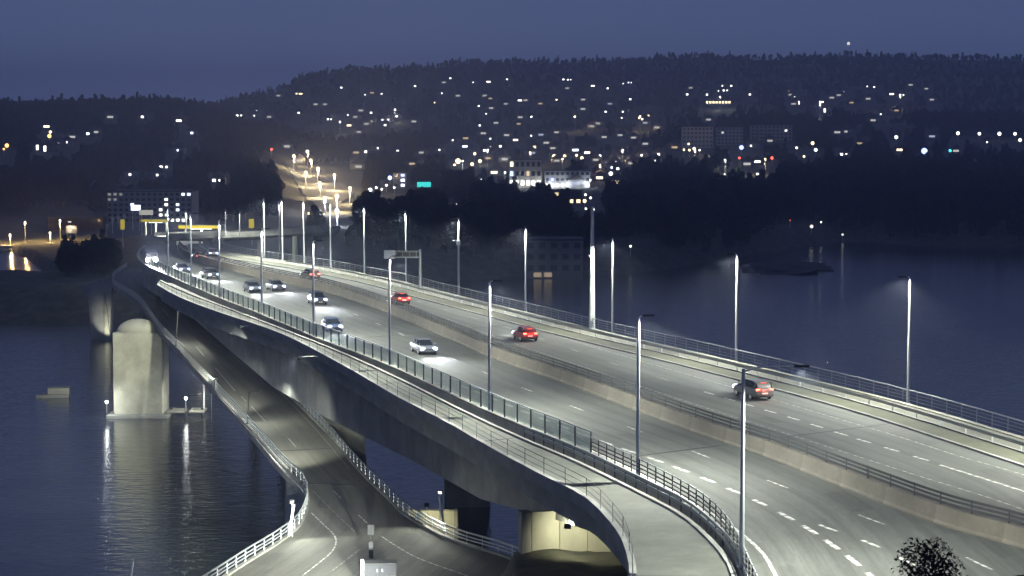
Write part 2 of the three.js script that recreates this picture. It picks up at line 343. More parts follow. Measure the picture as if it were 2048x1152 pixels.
dashes([[1858, 922], [1783, 899], [1680, 867], [1593, 839], [1550, 826], [1470, 802], [1380, 775]], 2, 3.9, 0.26, M.white);
lines([[2250, 1050], [2048, 983], [1960, 955], [1880, 930]], 0.26, M.white, 'lane_line');
dashes([[1340, 762], [1216, 724], [1043, 664], [910, 625], [805, 594], [722, 573], [655, 557]], 3, 12, 0.16, M.worn);
part('edge_line', stripe(spaced(EDGELINE, 2), 0.13, 0.009), M.worn, highway);
lines([[2200, 1072], [2043, 1018], [1976, 995], [1834, 951], [1600, 876], [1380, 806], [1200, 745], [1043, 692], [900, 640], [805, 608], [700, 575]], 0.15, M.worn);
lines([[1572, 1190], [1550, 1149], [1528, 1110], [1498, 1080], [1459, 1050], [1400, 1014], [1290, 952], [1200, 908], [990, 821], [795, 731], [640, 674]], 0.2, M.white);
// left edge line is offset clear of the barrier
const bridge = thing('highway_bridge', 'wide grey concrete motorway bridge with haunched girder across the water', 'bridge');
const LE = spaced(LEDGE, 4), RE = spaced(REDGE, 4);
const soffit = Z => interp([[90, 17.6], [136, 17.3], [146, 16.6], [160, 15.2], [190, 14.6], [236, 14.6], [262, 16.5], [290, 18.5], [330, 18.7], [380, 17], [440, 14]], Z);
{
  // deck slab under the asphalt, its edge upstands, and the box girder
  const Lp = offset(LE, -0.45), n = 90;
  const L = new THREE.CatmullRomCurve3(LEDGE, false, 'centripetal').getSpacedPoints(n), R = new THREE.CatmullRomCurve3(REDGE, false, 'centripetal').getSpacedPoints(n);
  const mk = (fL, fR, top, bot) => {                              // slab between two lines across the deck
    const pos = [], uv = []; let s = 0;
    const ring = i => { const a = L[i], b = R[i], d = b.clone().sub(a), w = d.length(), pL = a.clone().addScaledVector(d, fL(i, w)), pR = a.clone().addScaledVector(d, fR(i, w)); return [V(pL.x, pL.y + top(i), pL.z), V(pR.x, pR.y + top(i), pR.z), V(pR.x, bot(i, pR), pR.z), V(pL.x, bot(i, pL), pL.z)]; };
    for (let i = 0; i < n; i++) {
      const A = ring(i), B = ring(i + 1), l = L[i].distanceTo(L[i + 1]); let q = 0;
      for (let k = 0; k < 4; k++) { const j = (k + 1) % 4, w = A[k].distanceTo(A[j]); for (const [P, U, W] of [[A[k], s, q], [B[k], s + l, q], [B[j], s + l, q + w], [A[k], s, q], [B[j], s + l, q + w], [A[j], s, q + w]]) { pos.push(P.x, P.y, P.z); uv.push(U, W); } q += w; }
      s += l;
    }
    const g = new THREE.BufferGeometry(); g.setAttribute('position', new THREE.Float32BufferAttribute(pos, 3)); g.setAttribute('uv', new THREE.Float32BufferAttribute(uv, 2)); g.computeVertexNormals(); return g;
  };
  part('deck_slab', mk((i, w) => -0.6 / w, (i, w) => 1 + 0.6 / w, () => -0.03, (i, p) => p.y - 1.0), M.concreteDark, bridge);
  part('box_girder', mk((i, w) => 0.6 / w, () => 0.96, () => -1.0, (i, p) => Math.min(p.y - 1.6, soffit(-p.z))), M.concreteDark, bridge);
  part('edge_upstand', sweep(offset(LE, -0.3), [[-0.25, -0.02], [0.25, -0.02], [0.25, 0.16], [-0.25, 0.16]]), M.concrete, bridge);
  part('edge_upstand', sweep(offset(RE, 0.3), [[-0.25, -0.02], [0.25, -0.02], [0.25, 0.2], [-0.25, 0.2]]), M.concrete, bridge);
  // verge strip along the right edge: kerb, mossy strip and a narrow service walk
  const V1 = spaced(EDGELINE.slice(0, 13), 4);
  part('kerb', sweep(offset(RE, -5.2), [[-0.12, -0.02], [0.12, -0.02], [0.12, 0.14], [-0.12, 0.14]]), M.concreteDark, bridge);
  part('verge_strip', ribbon(offset(RE, -5.05, 0.11), offset(RE, -2.7, 0.11), 90, 3), M.verge, bridge);
  part('service_walk', ribbon(offset(RE, -2.7, 0.12), offset(RE, 0.03, 0.12), 90, 3), M.asphaltOld, bridge);
  part('kerb', sweep(offset(RE, -2.7), [[-0.1, 0], [0.1, 0], [0.1, 0.18], [-0.1, 0.18]]), M.concreteDark, bridge);
  // pairs of piers under the girder
  const pier = (px, Z, w, dep) => {
    const c = atDepth(px, 800, Z), d = nearestDir(LEDGE, c), ang = Math.atan2(-d.z, d.x) - Math.PI / 2, top = soffit(Z) + 0.5 + 1;
    const sh = new THREE.Shape(); sh.moveTo(-w * 0.42, 0); sh.lineTo(w * 0.5 + 0.8, 0); sh.lineTo(w * 0.5, top); sh.lineTo(-w * 0.5, top); sh.closePath();
    const g = new THREE.ExtrudeGeometry(sh, { depth: dep, bevelEnabled: true, bevelSize: 0.15, bevelThickness: 0.15, bevelSegments: 1 }).translate(0, 0, -dep / 2);
    const m = part('pier', g, M.concrete, bridge); m.position.set(c.x, -1, c.z); m.rotation.y = ang * 0.3;
    const q = part('pier', g, M.concrete, bridge); q.position.set(c.x - d.z * 15, -1, c.z + d.x * 15); q.rotation.y = ang * 0.3;
  };
  pier(682, 233, 4.6, 3);
}
// expansion joints
for (const k of [12, 34, 58]) {
  const L = new THREE.CatmullRomCurve3(LEDGE, false, 'centripetal').getSpacedPoints(90)[k], R = new THREE.CatmullRomCurve3(REDGE, false, 'centripetal').getSpacedPoints(90)[k];
  part('expansion_joint', bx(0.18, 0.012, L.distanceTo(R) - 6).applyMatrix4(orient(1, L.clone().lerp(R, 0.01).add(V(0, 0.008, 0)), L.clone().lerp(R, 0.82).add(V(0, 0.008, 0)))), M.dark, bridge);
}

// median barrier: concrete wall with a low mesh guard on top
{
  const pts = spaced(MEDIAN, 1.5), t = thing('median_barrier', 'reddish concrete median wall with dark mesh guard between the carriageways', 'barrier');
  const pr = [[0, -0.02], [0, 0.1], [0.12, 0.22], [0.2, 1.02], [0.75, 1.02], [0.83, 0.22], [0.95, 0.1], [0.95, -0.02]];
  for (let i = 0; i + 4 < pts.length; i += 4) part('wall_unit', sweep(pts.slice(i, i + 5).map((p, k) => { const q = p.clone(); if (k === 4) q.lerp(pts[i + 3], 0.008); return q; }), pr, pts, i), M.concretePink, t);
  const c = offset(pts, 0.47, 1.02);
  c.forEach((p, i) => { if (i % 2 === 0) part('post', bx(0.07, 0.75, 0.07, p.x, p.y + 0.375, p.z), M.dark, t); });
  for (const h of [0.18, 0.42, 0.66]) part('rail', sweep(offset(c, 0, h), [[-0.03, -0.07], [0.03, -0.07], [0.03, 0.07], [-0.03, 0.07]]), M.dark, t);
}
// screen of frosted panels along the left edge, going over into an open railing near the ramp
{
  const t = thing('noise_screen', 'pale frosted panel screen with dark posts along the left motorway edge', 'screen');
  const far = offset(spaced(LEDGE.slice(6, 15), 3), -0.3, 0.16);
  for (let i = 0; i + 1 < far.length; i++) {
    const a = far[i], b = far[i + 1], l = a.distanceTo(b);
    part('post', bx(0.11, 1.42, 0.13, a.x, a.y + 0.71, a.z), M.dark, t);
    const g = rb(0.03, 1.18, l - 0.2, 0, 0, 0, 0.01); const m = part('panel', g, M.panel, t);
    m.position.copy(a).lerp(b, 0.5); m.position.y += 0.7; m.lookAt(b.x, m.position.y, b.z);
  }
  part('handrail', sweep(far, [[-0.04, 1.38], [0.04, 1.38], [0.04, 1.45], [-0.04, 1.45]]), M.rail, t);
  const r = thing('ramp_railing', 'low dark bar railing where the motorway edge curves away to the ramp', 'railing');
  const nr = offset(spaced(LEDGE.slice(0, 7), 1.6), -0.3, 0.16);
  nr.forEach((p, i) => part('post', bx(0.07, 1.1, 0.07, p.x, p.y + 0.55, p.z), M.dark, r));
  for (const h of [0.25, 0.5, 0.75, 1.05]) part('rail', sweep(nr, [[-0.03, h - 0.03], [0.03, h - 0.03], [0.03, h + 0.03], [-0.03, h + 0.03]]), h > 1 ? M.rail : M.dark, r);
}
// railing and guard rail along the right edge
{
  const t = thing('bridge_railing', 'steel post and rail parapet along the right edge above open water', 'railing');
  const p = offset(spaced(REDGE.slice(1), 2.4), 0.3, 0.2);
  p.forEach(q => part('post', bx(0.06, 1.12, 0.08, q.x, q.y + 0.56, q.z), M.rail, t));
  for (const [h, s] of [[0.35, 0.018], [0.62, 0.018], [0.89, 0.018], [1.14, 0.04]]) part('rail', sweep(p, [[-s, h - s], [s, h - s], [s, h + s], [-s, h + s]]), M.rail, t);
  const w = thing('guard_rail', 'low steel crash barrier beside the mossy strip on the right edge', 'guard rail');
  const q = offset(spaced(REDGE.slice(1, 12), 4), -2.55, 0.14);
  q.forEach(a => part('post', bx(0.09, 0.6, 0.09, a.x, a.y + 0.3, a.z), M.galv, w));
  part('beam', sweep(offset(q, -0.09), [[-0.03, 0.42], [0.02, 0.46], [-0.03, 0.52], [-0.03, 0.58], [0.02, 0.62], [-0.03, 0.68], [-0.06, 0.68], [-0.06, 0.42]]), M.rail, w);
}

// ---------------------------------------------------------------- footpath bridge beside the motorway
const PL = trace([[1262, 1215], [1265, 1151], [1259, 1112], [1243, 1072], [1212, 1033], [1172, 996], [1094, 956], [996, 904], [898, 848], [800, 797], [684, 730], [562, 668], [440, 626], [385, 606], [345, 588], [315, 570]], hPath);
const PR = trace([[1475, 1215], [1462, 1151], [1449, 1123], [1417, 1084], [1358, 1033], [1280, 991], [1153, 928], [1035, 877], [918, 822], [806, 765], [684, 709], [562, 660], [440, 613], [385, 592], [345, 575], [318, 562]], hPath);
{
  const t = thing('footbridge', 'pale footpath bridge curving along the left side of the motorway', 'bridge');
  part('path_surface', ribbon(PL, PR, 100, 4), M.pathTop, t);
  const L = spaced(PL, 3);
  part('fascia_beam', sweep(offset(L, 0.1), p => [[-0.25, 0.12], [0.12, 0.12], [0.12, -0.05], [1.2, -0.1], [1.2, -2.0], [0.35, -2.2], [0.2, -0.75], [-0.25, -0.7]]), M.concreteDark, t);
  const R = spaced(PR, 3);
  part('kerb', sweep(offset(R, 0.1), [[-0.12, -0.4], [0.16, -0.4], [0.16, 0.16], [-0.12, 0.16]]), M.concreteDark, t);
  // joints across the path
  const cl = new THREE.CatmullRomCurve3(PL, false, 'centripetal').getSpacedPoints(100), cr = new THREE.CatmullRomCurve3(PR, false, 'centripetal').getSpacedPoints(100);
  for (const k of [25, 41, 60, 78]) { const A = cl[k], B = cr[k]; part('expansion_joint', bx(0.22, 0.02, A.distanceTo(B) - 0.3).applyMatrix4(orient(1, A.clone().add(V(0, 0.01, 0)), B.clone().add(V(0, 0.01, 0)))), M.dark, t); }
  const soff = thing('footbridge_railing', 'grey bar railing on the outer left edge of the footpath bridge', 'railing');
  const f = offset(spaced(PL, 4), 0.02, 0.12);
  f.forEach(p => part('post', bx(0.035, 1.1, 0.035, p.x, p.y + 0.55, p.z), M.dark, soff));
  for (const h of [0.4, 0.75, 1.1]) part('rail', sweep(f, [[-0.012, h - 0.012], [0.012, h - 0.012], [0.012, h + 0.012], [-0.012, h + 0.012]]), M.dark, soff);
  const gr = thing('path_guard_rail', 'low steel guard rail between footpath and motorway at the near bend', 'guard rail');
  const q = offset(spaced(PR.slice(0, 8), 2), 0.55, 0.02);
  q.forEach(p => part('post', bx(0.08, 0.8, 0.08, p.x, p.y + 0.4, p.z), M.dark, gr));
  for (const h of [0.5, 0.8]) part('beam', sweep(q, [[-0.04, h - 0.09], [0.04, h - 0.09], [0.04, h + 0.09], [-0.04, h + 0.09]]), M.rail, gr);
  // slab that closes the gap below between path and motorway
  part('service_slab', ribbon(offset(R, 0.2, -0.35), offset(R, 2.6, -0.35), 80, 2), M.concreteDark, t);
  // slender columns of the far spans
  for (const [x, y] of [[508, 322], [568, 290]]) {
    const c = atDepth(x, 700, y); part('column', cyl(0.8, 0.7, soffit(y) + 1.2, c.x, -1, c.z, 14), M.concrete, bridge);
  }
}

// ---------------------------------------------------------------- lower road bridge on the left
const lowRoad = new THREE.Group(); lowRoad.name = 'local_road'; tag(lowRoad, 'two lane local road on the lower bridge, forking at the near end', 'road', null, 'structure'); scene.add(lowRoad);
part('carriageway', ribbon(LEFT_RAIL, RIGHT_RAIL, 110, 8), M.asphaltOld, lowRoad);
{
  const P = (list, w, mat, name = 'edge_line') => part(name, stripe(spaced(trace(list, hLeft), 1.5), w, 0.01), mat, lowRoad);
  P([[736, 1048], [700, 1014], [666, 981]], 0.15, M.white, 'lane_line');
  P([[712, 1066], [668, 1024], [625, 981]], 0.1, M.worn, 'lane_line');
  P([[604, 1152], [640, 1124], [663, 1104], [672, 1085], [668, 1070], [650, 1052], [623, 1026]], 0.14, M.white);
  P([[1000, 1178], [932, 1151], [838, 1117], [792, 1092], [762, 1072]], 0.13, M.white);
  P([[660, 1145], [690, 1122], [718, 1100]], 0.1, M.worn);
  for (const [a, b] of [[[576, 876], [592, 894]], [[502, 812], [530, 842]], [[430, 735], [470, 782]], [[482, 792], [492, 803]], [[385, 684], [408, 712]], [[352, 648], [368, 666]], [[325, 618], [337, 632]]]) P([a, [(a[0] + b[0]) / 2, (a[1] + b[1]) / 2], b], 0.13, M.white, 'lane_dash');
  P([[610, 962], [560, 903], [520, 862], [470, 806], [430, 763], [365, 692], [318, 642]], 0.12, M.worn);
  P([[700, 940], [655, 886], [600, 825], [540, 768], [478, 722], [432, 676]], 0.12, M.worn);
  const t = thing('local_road_bridge', 'lower two lane concrete road bridge left of the motorway', 'bridge');
  const L = spaced(LEFT_RAIL, 3), R = spaced(RIGHT_RAIL, 3), n = 110;
  const l = new THREE.CatmullRomCurve3(LEFT_RAIL, false, 'centripetal').getSpacedPoints(n), r = new THREE.CatmullRomCurve3(RIGHT_RAIL, false, 'centripetal').getSpacedPoints(n);
  part('deck_slab', (() => {
    const mid = l.map((p, i) => p.clone().lerp(r[i], 0.5));
    return sweep(mid, (p, i) => { const w = l[i].distanceTo(r[i]) / 2 * (i < 14 ? 0.8 : 0.97); return [[-w, -0.04], [w, -0.04], [w, -0.7], [w * 0.55, -2.2], [-w * 0.55, -2.2], [-w, -0.7]]; });
  })(), M.concreteDark, t);
  part('edge_beam', sweep(offset(L, -0.2), [[-0.2, -0.6], [0.2, -0.6], [0.2, 0.16], [-0.2, 0.16]]), M.concrete, t);
  part('edge_beam', sweep(offset(R, 0.2), [[-0.2, -0.6], [0.2, -0.6], [0.2, 0.18], [-0.2, 0.18]]), M.concrete, t);
  for (const k of [[612, 968, 712, 970], [540, 903, 668, 896]]) { const A = G(k[0], k[1], hLeft), B = G(k[2], k[3], hLeft); part('expansion_joint', bx(k[0] > 600 ? 0.5 : 0.3, 0.02, A.distanceTo(B)).applyMatrix4(orient(1, A.add(V(0, 0.012, 0)), B.add(V(0, 0.012, 0)))), M.dark, t); }
  // wall that carries the near left bend down to the water
  part('retaining_wall', sweep(offset(spaced(LEFT_RAIL.slice(0, 9), 3), -0.1), p => [[-0.25, -0.6], [0.25, -0.6], [0.25, -11.5], [-0.6, -11.5]]), M.concreteDark, t);
  const railing = (pts, name, label, side) => {
    const q = thing(name, label, 'railing');
    const p = offset(spaced(pts, 2.2), side * 0.2, 0.17);
    p.forEach(a => part('post', bx(0.07, 0.95, 0.07, a.x, a.y + 0.475, a.z), M.galv, q));
    for (const [h, s] of [[0.35, 0.05], [0.62, 0.05], [0.97, 0.07]]) part('rail', sweep(p, [[-0.035, h - s], [0.035, h - s], [0.035, h + s], [-0.035, h + s]]), M.rail, q);
  };
  railing(LEFT_RAIL, 'road_railing', 'shiny steel railing on the water side of the lower road', -1);
  railing(RIGHT_RAIL, 'road_railing', 'steel railing on the inner right side of the lower road', 1);
}

// ---------------------------------------------------------------- street lamps
const poleGeo = new THREE.CylinderGeometry(0.085, 0.14, 10, 12).translate(0, 5, 0), headGeo = rb(0.3, 0.11, 0.78, 0, 0, 0, 0.04), flangeGeo = cyl(0.24, 0.24, 0.06, 0, 0, 0, 12), lensGeo = bx(0.22, 0.02, 0.56);
function streetLamp(base, H, dirX, arm, label, group, cd, { lean = 0, tilt = 0.06, color = LAMP_COLOR, angle = 1.32, penumbra = 0.4, name = 'street_lamp', mat = M.galv, wide = 1 } = {}) {
  const t = thing(name, label, 'street lamp', base, Math.atan2(-dirX.z, dirX.x), group);   // local +x points along the arm
  const s = H / 10;
  const lid = part('pole', poleGeo, mat, t); lid.scale.set(wide, s, wide); lid.rotation.z = lean;
  part('base_flange', flangeGeo, mat, t);
  const tx = -Math.sin(lean) * H, ty = Math.cos(lean) * H;
  part('arm', tube([V(tx, ty - 0.15, 0), V(tx + arm * 0.3, ty + 0.08, 0), V(tx + arm, ty + 0.14, 0)], 0.045, 6, 10), mat, t);
  const hd = part('lamp_head', headGeo, M.dark, t); hd.position.set(tx + arm + 0.3, ty + 0.13, 0); hd.rotation.y = Math.PI / 2;
  const ln = part('lamp_lens', lensGeo, glow(1, 0.98, 0.88, 6), t); ln.position.set(tx + arm + 0.3, ty + 0.088, 0); ln.rotation.y = Math.PI / 2;
  if (cd) {
    const l = new THREE.SpotLight(color, cd, 0, angle, penumbra, 2); l.name = 'lamp_beam'; l.position.set(tx + arm + 0.3, ty - 0.02, 0); l.castShadow = true; l.shadow.radius = 3;
    l.target.position.set(tx + arm + 0.3 + tilt * 8, ty - 8, 0); t.add(l); t.add(l.target);
  }
  return t;
}
const ORD = ['nearest', 'second', 'third', 'fourth', 'fifth', 'sixth', 'seventh', 'eighth', 'ninth', 'tenth', 'eleventh'];
const rowL = [[1493, 1140], [1283, 953], [985, 824], [785, 732], [632, 674], [528, 629], [443, 597], [386, 573], [340, 552]];
rowL.forEach(([x, y], i) => {
  const b = G(x, y, hMain), d = nearestDir(LEDGE, b), r = V(-d.z, 0, d.x);
  b.addScaledVector(r, -0.25); b.y += 0.16;
  streetLamp(b, 10, r, i ? 0.35 : 2.6, i ? `${ORD[i]} street lamp from the near end, left motorway edge` : 'tall street lamp with long arm beside the curving ramp railing', 'street lamps along the left motorway edge', LAMP_CD * [0.9, 1.0, 1.0, 0.9][Math.min(i, 3)]);
});
const rowR = [[2190, 922], [1804, 806], [1462, 722], [1216, 665], [1043, 622], [910, 589], [805, 563], [722, 547], [655, 534], [602, 526], [559, 520], [523, 515]];
rowR.forEach(([x, y], i) => {
  const b = G(x, y, hMain), d = nearestDir(REDGE, b), r = V(-d.z, 0, d.x);
  b.addScaledVector(r, 0.55); b.y -= 0.1;
  streetLamp(b, 10.2, r.clone().negate(), 0.35, i ? `${ORD[Math.min(10, i - 1)]} street lamp from the right frame edge, right motorway edge` : 'street lamp just beyond the right frame edge', 'street lamps along the right motorway edge', LAMP_CD * [1.3, 1.15, 1.05, 0.9][Math.min(i, 3)]);
});
// the thick tall mast by the right parapet
{
  const b = G(1175, 660, hMain); b.x += 0.5;
  const t = thing('camera_mast', 'thick tall pale mast at the right parapet, taller than the lamps', 'mast', b);
  part('pole', new THREE.CylinderGeometry(0.16, 0.36, 13.6, 18).translate(0, 6.8, 0), M.galv, t);
  part('base_flange', cyl(0.55, 0.5, 0.12, 0, -0.02, 0, 18), M.galv, t);
  part('camera_housing', rb(0.3, 0.26, 0.6, -0.3, 8.2, 0.1, 0.05), M.dark, t);
  part('bracket', bx(0.3, 0.06, 0.06, -0.2, 8.05, 0), M.galv, t);
  part('junction_box', rb(0.4, 0.7, 0.25, 0, 1.4, 0.4, 0.03), M.galv, t);
}
// equipment pole beside the fifth right lamp
{
  const b = G(917, 590, hMain), t = thing('equipment_pole', 'second pole with small box beside the fifth right lamp', 'pole', b);
  part('pole', cyl(0.13, 0.11, 7.4, 0, 0, 0, 10), M.galv, t);
  part('box', rb(0.55, 0.6, 0.4, 0, 7, 0, 0.05), M.galv, t);
  part('sensor_arm', bx(0.9, 0.08, 0.08, -0.35, 7.3, 0), M.galv, t);
}
// lamps and poles of the lower road
{
  const spec = [
    [495, 850, 3.6, 'small arm lamp on the left railing of the lower road', 0.0, 130],
    [352, 694, 6, 'slender lamp on the lower road above the big pier', 0, 220],
    [308, 640, 6, 'far slender lamp on the lower road past the big pier', 0, 380],
  ];
  for (const [x, y, H, label, lean, cd] of spec) {
    const b = G(x, y, hLeft), d = nearestDir(LEFT_RAIL, b), r = V(-d.z, 0, d.x); b.y += 0.15;
    streetLamp(b, H, r, 0.7, label, 'lamps on the lower road', cd, { lean: -0.06, mat: M.dark, angle: 1.38, wide: 0.75, tilt: 0.6, penumbra: 0.3 });
  }
  // posts on the water side, tops leaning in
  for (const [x, y, top, lean, label] of [[571, 1087, 1011, -0.16, 'white leaning lamp post outside the left bend railing'], [256, 1165, 1122, -0.14, 'white post top at the lower left edge over the water'], [895, 1072, 992, 0.14, 'leaning post in front of the small pale wall']]) {
    const Z = 40 * 0 + (x === 256 ? 170 : x === 895 ? 176 : 171), a = atDepth(x, y, Z), b = atDepth(x, top, Z), H = (b.y - a.y) / Math.cos(lean);
    const t = thing('leaning_post', label, 'post', V(a.x, a.y - 1.2, a.z), 0, 'leaning posts around the junction');
    const p = part('pole', new THREE.CylinderGeometry(0.13, 0.1, H + 1.2, 10).translate(0, (H + 1.2) / 2, 0), std(0.72, 0.72, 0.7, 0.5, { name: 'white_paint' }), t); p.rotation.z = lean;
    const c = part('cap', cyl(0.15, 0.13, 0.12, 0, H + 1.2, 0, 10), M.galv, t); c.rotation.z = lean;
  }
}
// junction lamps outside the frame whose light falls on the fork
{
  for (const [x, z, r, label] of [[-8, 116, V(-0.22, 0, -1), 'road lamp below the frame beside the left fork'], [-2, 110, V(-0.26, 0, -1), 'road lamp below the frame beside the right fork']]) {
    streetLamp(V(x, 7.6, -z), 8.5, r.normalize(), 0.8, label, 'lamps at the junction', 48000, { angle: 0.215, penumbra: 1, tilt: 5.4 });
  }
}

// ---------------------------------------------------------------- big lit pier, second pier, ledges and floodlights
function flood(pos, aim, cd, label, color = new THREE.Color(1, 0.97, 0.72), angle = 0.7, post = 1.2) {   // a negative post hangs the lamp from above
  const t = thing('floodlight', label, 'floodlight', pos);
  part('post', post > 0 ? cyl(0.05, 0.05, post, 0, -post - 0.12, 0, 8) : cyl(0.04, 0.04, -post, 0, 0.12, 0, 8), M.galv, t);
  const d = aim.clone().sub(pos).normalize(), h = part('housing', rb(0.46, 0.32, 0.22, 0, 0, -0.1, 0.03), M.dark, t), ln = part('lamp_lens', bx(0.38, 0.24, 0.02, 0, 0, 0.004), glow(1, 0.97, 0.8, 2), t);
  h.lookAt(aim); ln.lookAt(aim);
  const l = new THREE.SpotLight(color, cd, 0, angle, 0.6, 2); l.name = 'flood_beam'; l.castShadow = true; l.shadow.radius = 4; l.position.copy(d.clone().multiplyScalar(0.12)); l.target.position.copy(d.clone().multiplyScalar(5)); t.add(l, l.target);
  return t;
}
{
  const Z = shoreZ(838), bl = atDepth(229, 838, Z), br = atDepth(324, 838, Z), top = atDepth(260, 668, Z).y, W = br.x - bl.x;
  const t = thing('bridge_pier', 'big floodlit wall pier with domed cap standing in the water', 'pier', V((bl.x + br.x) / 2, -0.5, bl.z));
  const sh = new THREE.Shape(); sh.moveTo(-W / 2, 0); sh.lineTo(W / 2, 0); sh.lineTo(W / 2, top + 0.5); sh.lineTo(-W / 2, top + 0.5); sh.closePath();
  part('shaft', new THREE.ExtrudeGeometry(sh, { depth: 6, bevelEnabled: true, bevelSize: 0.12, bevelThickness: 0.12, bevelSegments: 2 }).translate(0, 0, -6.1), M.concretePale, t);
  // domed cap
  const dome = new THREE.SphereGeometry(1, 32, 16, 0, Math.PI * 2, 0, Math.PI / 2).scale(3.3, 2.1, 3.1).translate(-0.45, top + 0.5, -3.1);
  const cap = part('cap', dome, M.concretePale, t);
  part('bollard_light', cyl(0.12, 0.12, 0.5, -0.9, top + 1.35, -0.9, 8), M.dark, t);
  part('footing', rb(W + 2.2, 1.1, 8.4, 0, 0.55, -3, 0.25), M.concreteDark, t);
  // ledge with two lit plates right of the pier
  const la = atDepth(338, 838, Z), lb = atDepth(410, 824, Z + 6);
  const f = thing('fender_ledge', 'pale lit fender ledge in the water right of the big pier', 'ledge', V((la.x + lb.x) / 2, 0, la.z - 2.5));
  part('plate', rb(2.9, 0.3, 3.6, -1.45, 0.75, 0, 0.05), M.concretePale, f); part('plate', rb(2.4, 0.3, 3.6, 1.75, 0.75, -0.4, 0.05), M.concretePale, f);
  part('pile', cyl(0.22, 0.22, 3.2, 0.22, -1.5, 1.7, 10), M.dark, f); part('pile', cyl(0.2, 0.2, 3, -2.4, -1.8, 0, 10), M.dark, f); part('pile', cyl(0.2, 0.2, 3, 2.5, -1.8, 0, 10), M.dark, f);
  part('guide_post', cyl(0.12, 0.1, 5.4, 2.7, 0.85, -0.5, 8), M.galv, f);
  // floodlights on the near side of the lower bridge and on the ledge
  const g1 = G(367, 706, hLeft).add(V(-0.5, 0.3, 0));
  const pc = V((bl.x + br.x) / 2, 9, bl.z);
  const g2 = G(440, 783, hLeft), mast = V(g2.x - 0.5, g2.y + 1.6, g2.z);
  flood(mast, V(pc.x - 0.6, top + 1.5, pc.z), 8500, 'floodlight on the lower road railing aimed at the big pier', new THREE.Color(1, 1, 0.76), 0.2, 1.5);
  flood(V(lb.x + 2.5, 4.4, la.z + 3.5), V((la.x + lb.x) / 2, 0.8, la.z - 2.5), 220, 'small floodlight over the fender ledge', new THREE.Color(1, 1, 0.9), 0.8, 5);
}
{
  // second pier: dark hammerhead with one side lit
  const Z = 428, c = atDepth(200, 690, Z), y0 = c.y, yt = atDepth(200, 572, Z).y, w = (225 - 172) / FOCAL * Z;
  const t = thing('hammerhead_pier', 'dark hammerhead pier of the lower road near the far shore', 'pier', V(c.x, y0 - 4, c.z));
  const H = yt - y0 + 4, sh = new THREE.Shape();
  sh.moveTo(-w * 0.28, 0); sh.lineTo(w * 0.32, 0); sh.lineTo(w * 0.5, H + 1.0); sh.lineTo(w * 0.55, H + 2.2); sh.lineTo(-w * 0.75, H + 0.1); sh.lineTo(-w * 0.7, H - 0.9); sh.lineTo(-w * 0.42, H - 2.5); sh.closePath();
  part('shaft', new THREE.ExtrudeGeometry(sh, { depth: 3, bevelEnabled: false }).translate(0, 0, -3), M.concreteDark, t);
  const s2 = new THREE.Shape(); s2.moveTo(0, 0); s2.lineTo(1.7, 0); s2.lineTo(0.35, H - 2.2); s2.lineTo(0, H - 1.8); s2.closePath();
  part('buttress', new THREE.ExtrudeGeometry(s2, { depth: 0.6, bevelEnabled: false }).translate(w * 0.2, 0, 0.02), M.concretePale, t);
  flood(V(c.x + w * 0.32 + 1.2, y0 + 1.2, c.z + 5), V(c.x + w * 0.3, y0 + 5, c.z), 260, 'small floodlight at the foot of the far pier', new THREE.Color(1, 1, 0.82), 0.5, 1.4);
}
// floating work raft on the left
{
  const a = G(110, 796, 0), t = thing('work_raft', 'small pale floating raft on the dark water at left', 'raft', a, 0.12);
  part('hull', rb(4.6, 0.7, 3, 0, 0.2, -1.5, 0.1), M.concrete, t); part('cabin', rb(3.6, 1.1, 2, 0.5, 1.05, -1.6, 0.08), M.concretePale, t); part('bumper', rb(1.1, 0.5, 2, -2.7, 0.15, -1.4, 0.12), M.concrete, t);
}
// small lamps at the foot of the big pier, mirrored in the ripples
for (const [x, y, Z, h, cd, label] of [[214, 842, 309, 1.7, 60, 'small white lamp on the left end of the pier footing'], [372, 822, 312, 1.9, 40, 'small white lamp on the fender ledge']]) {
  const p = atDepth(x, y, Z), t = thing('marker_lamp', label, 'marker lamp', V(p.x, 0.9, p.z), 0, 'marker lamps at the pier');
  part('post', cyl(0.06, 0.05, h, 0, 0, 0, 8), M.galv, t); part('lamp_globe', new THREE.SphereGeometry(0.2, 12, 10).translate(0, h + 0.18, 0), glow(0.95, 1, 0.97, 60), t); part('cap', cyl(0.22, 0.05, 0.1, 0, h + 0.36, 0, 10), M.dark, t);
  const l = new THREE.PointLight(new THREE.Color(0.95, 1, 0.95), cd, 0, 2); l.name = 'lamp_light'; l.position.set(0, h + 0.18, 0); l.castShadow = true; l.shadow.radius = 6; t.add(l);
}
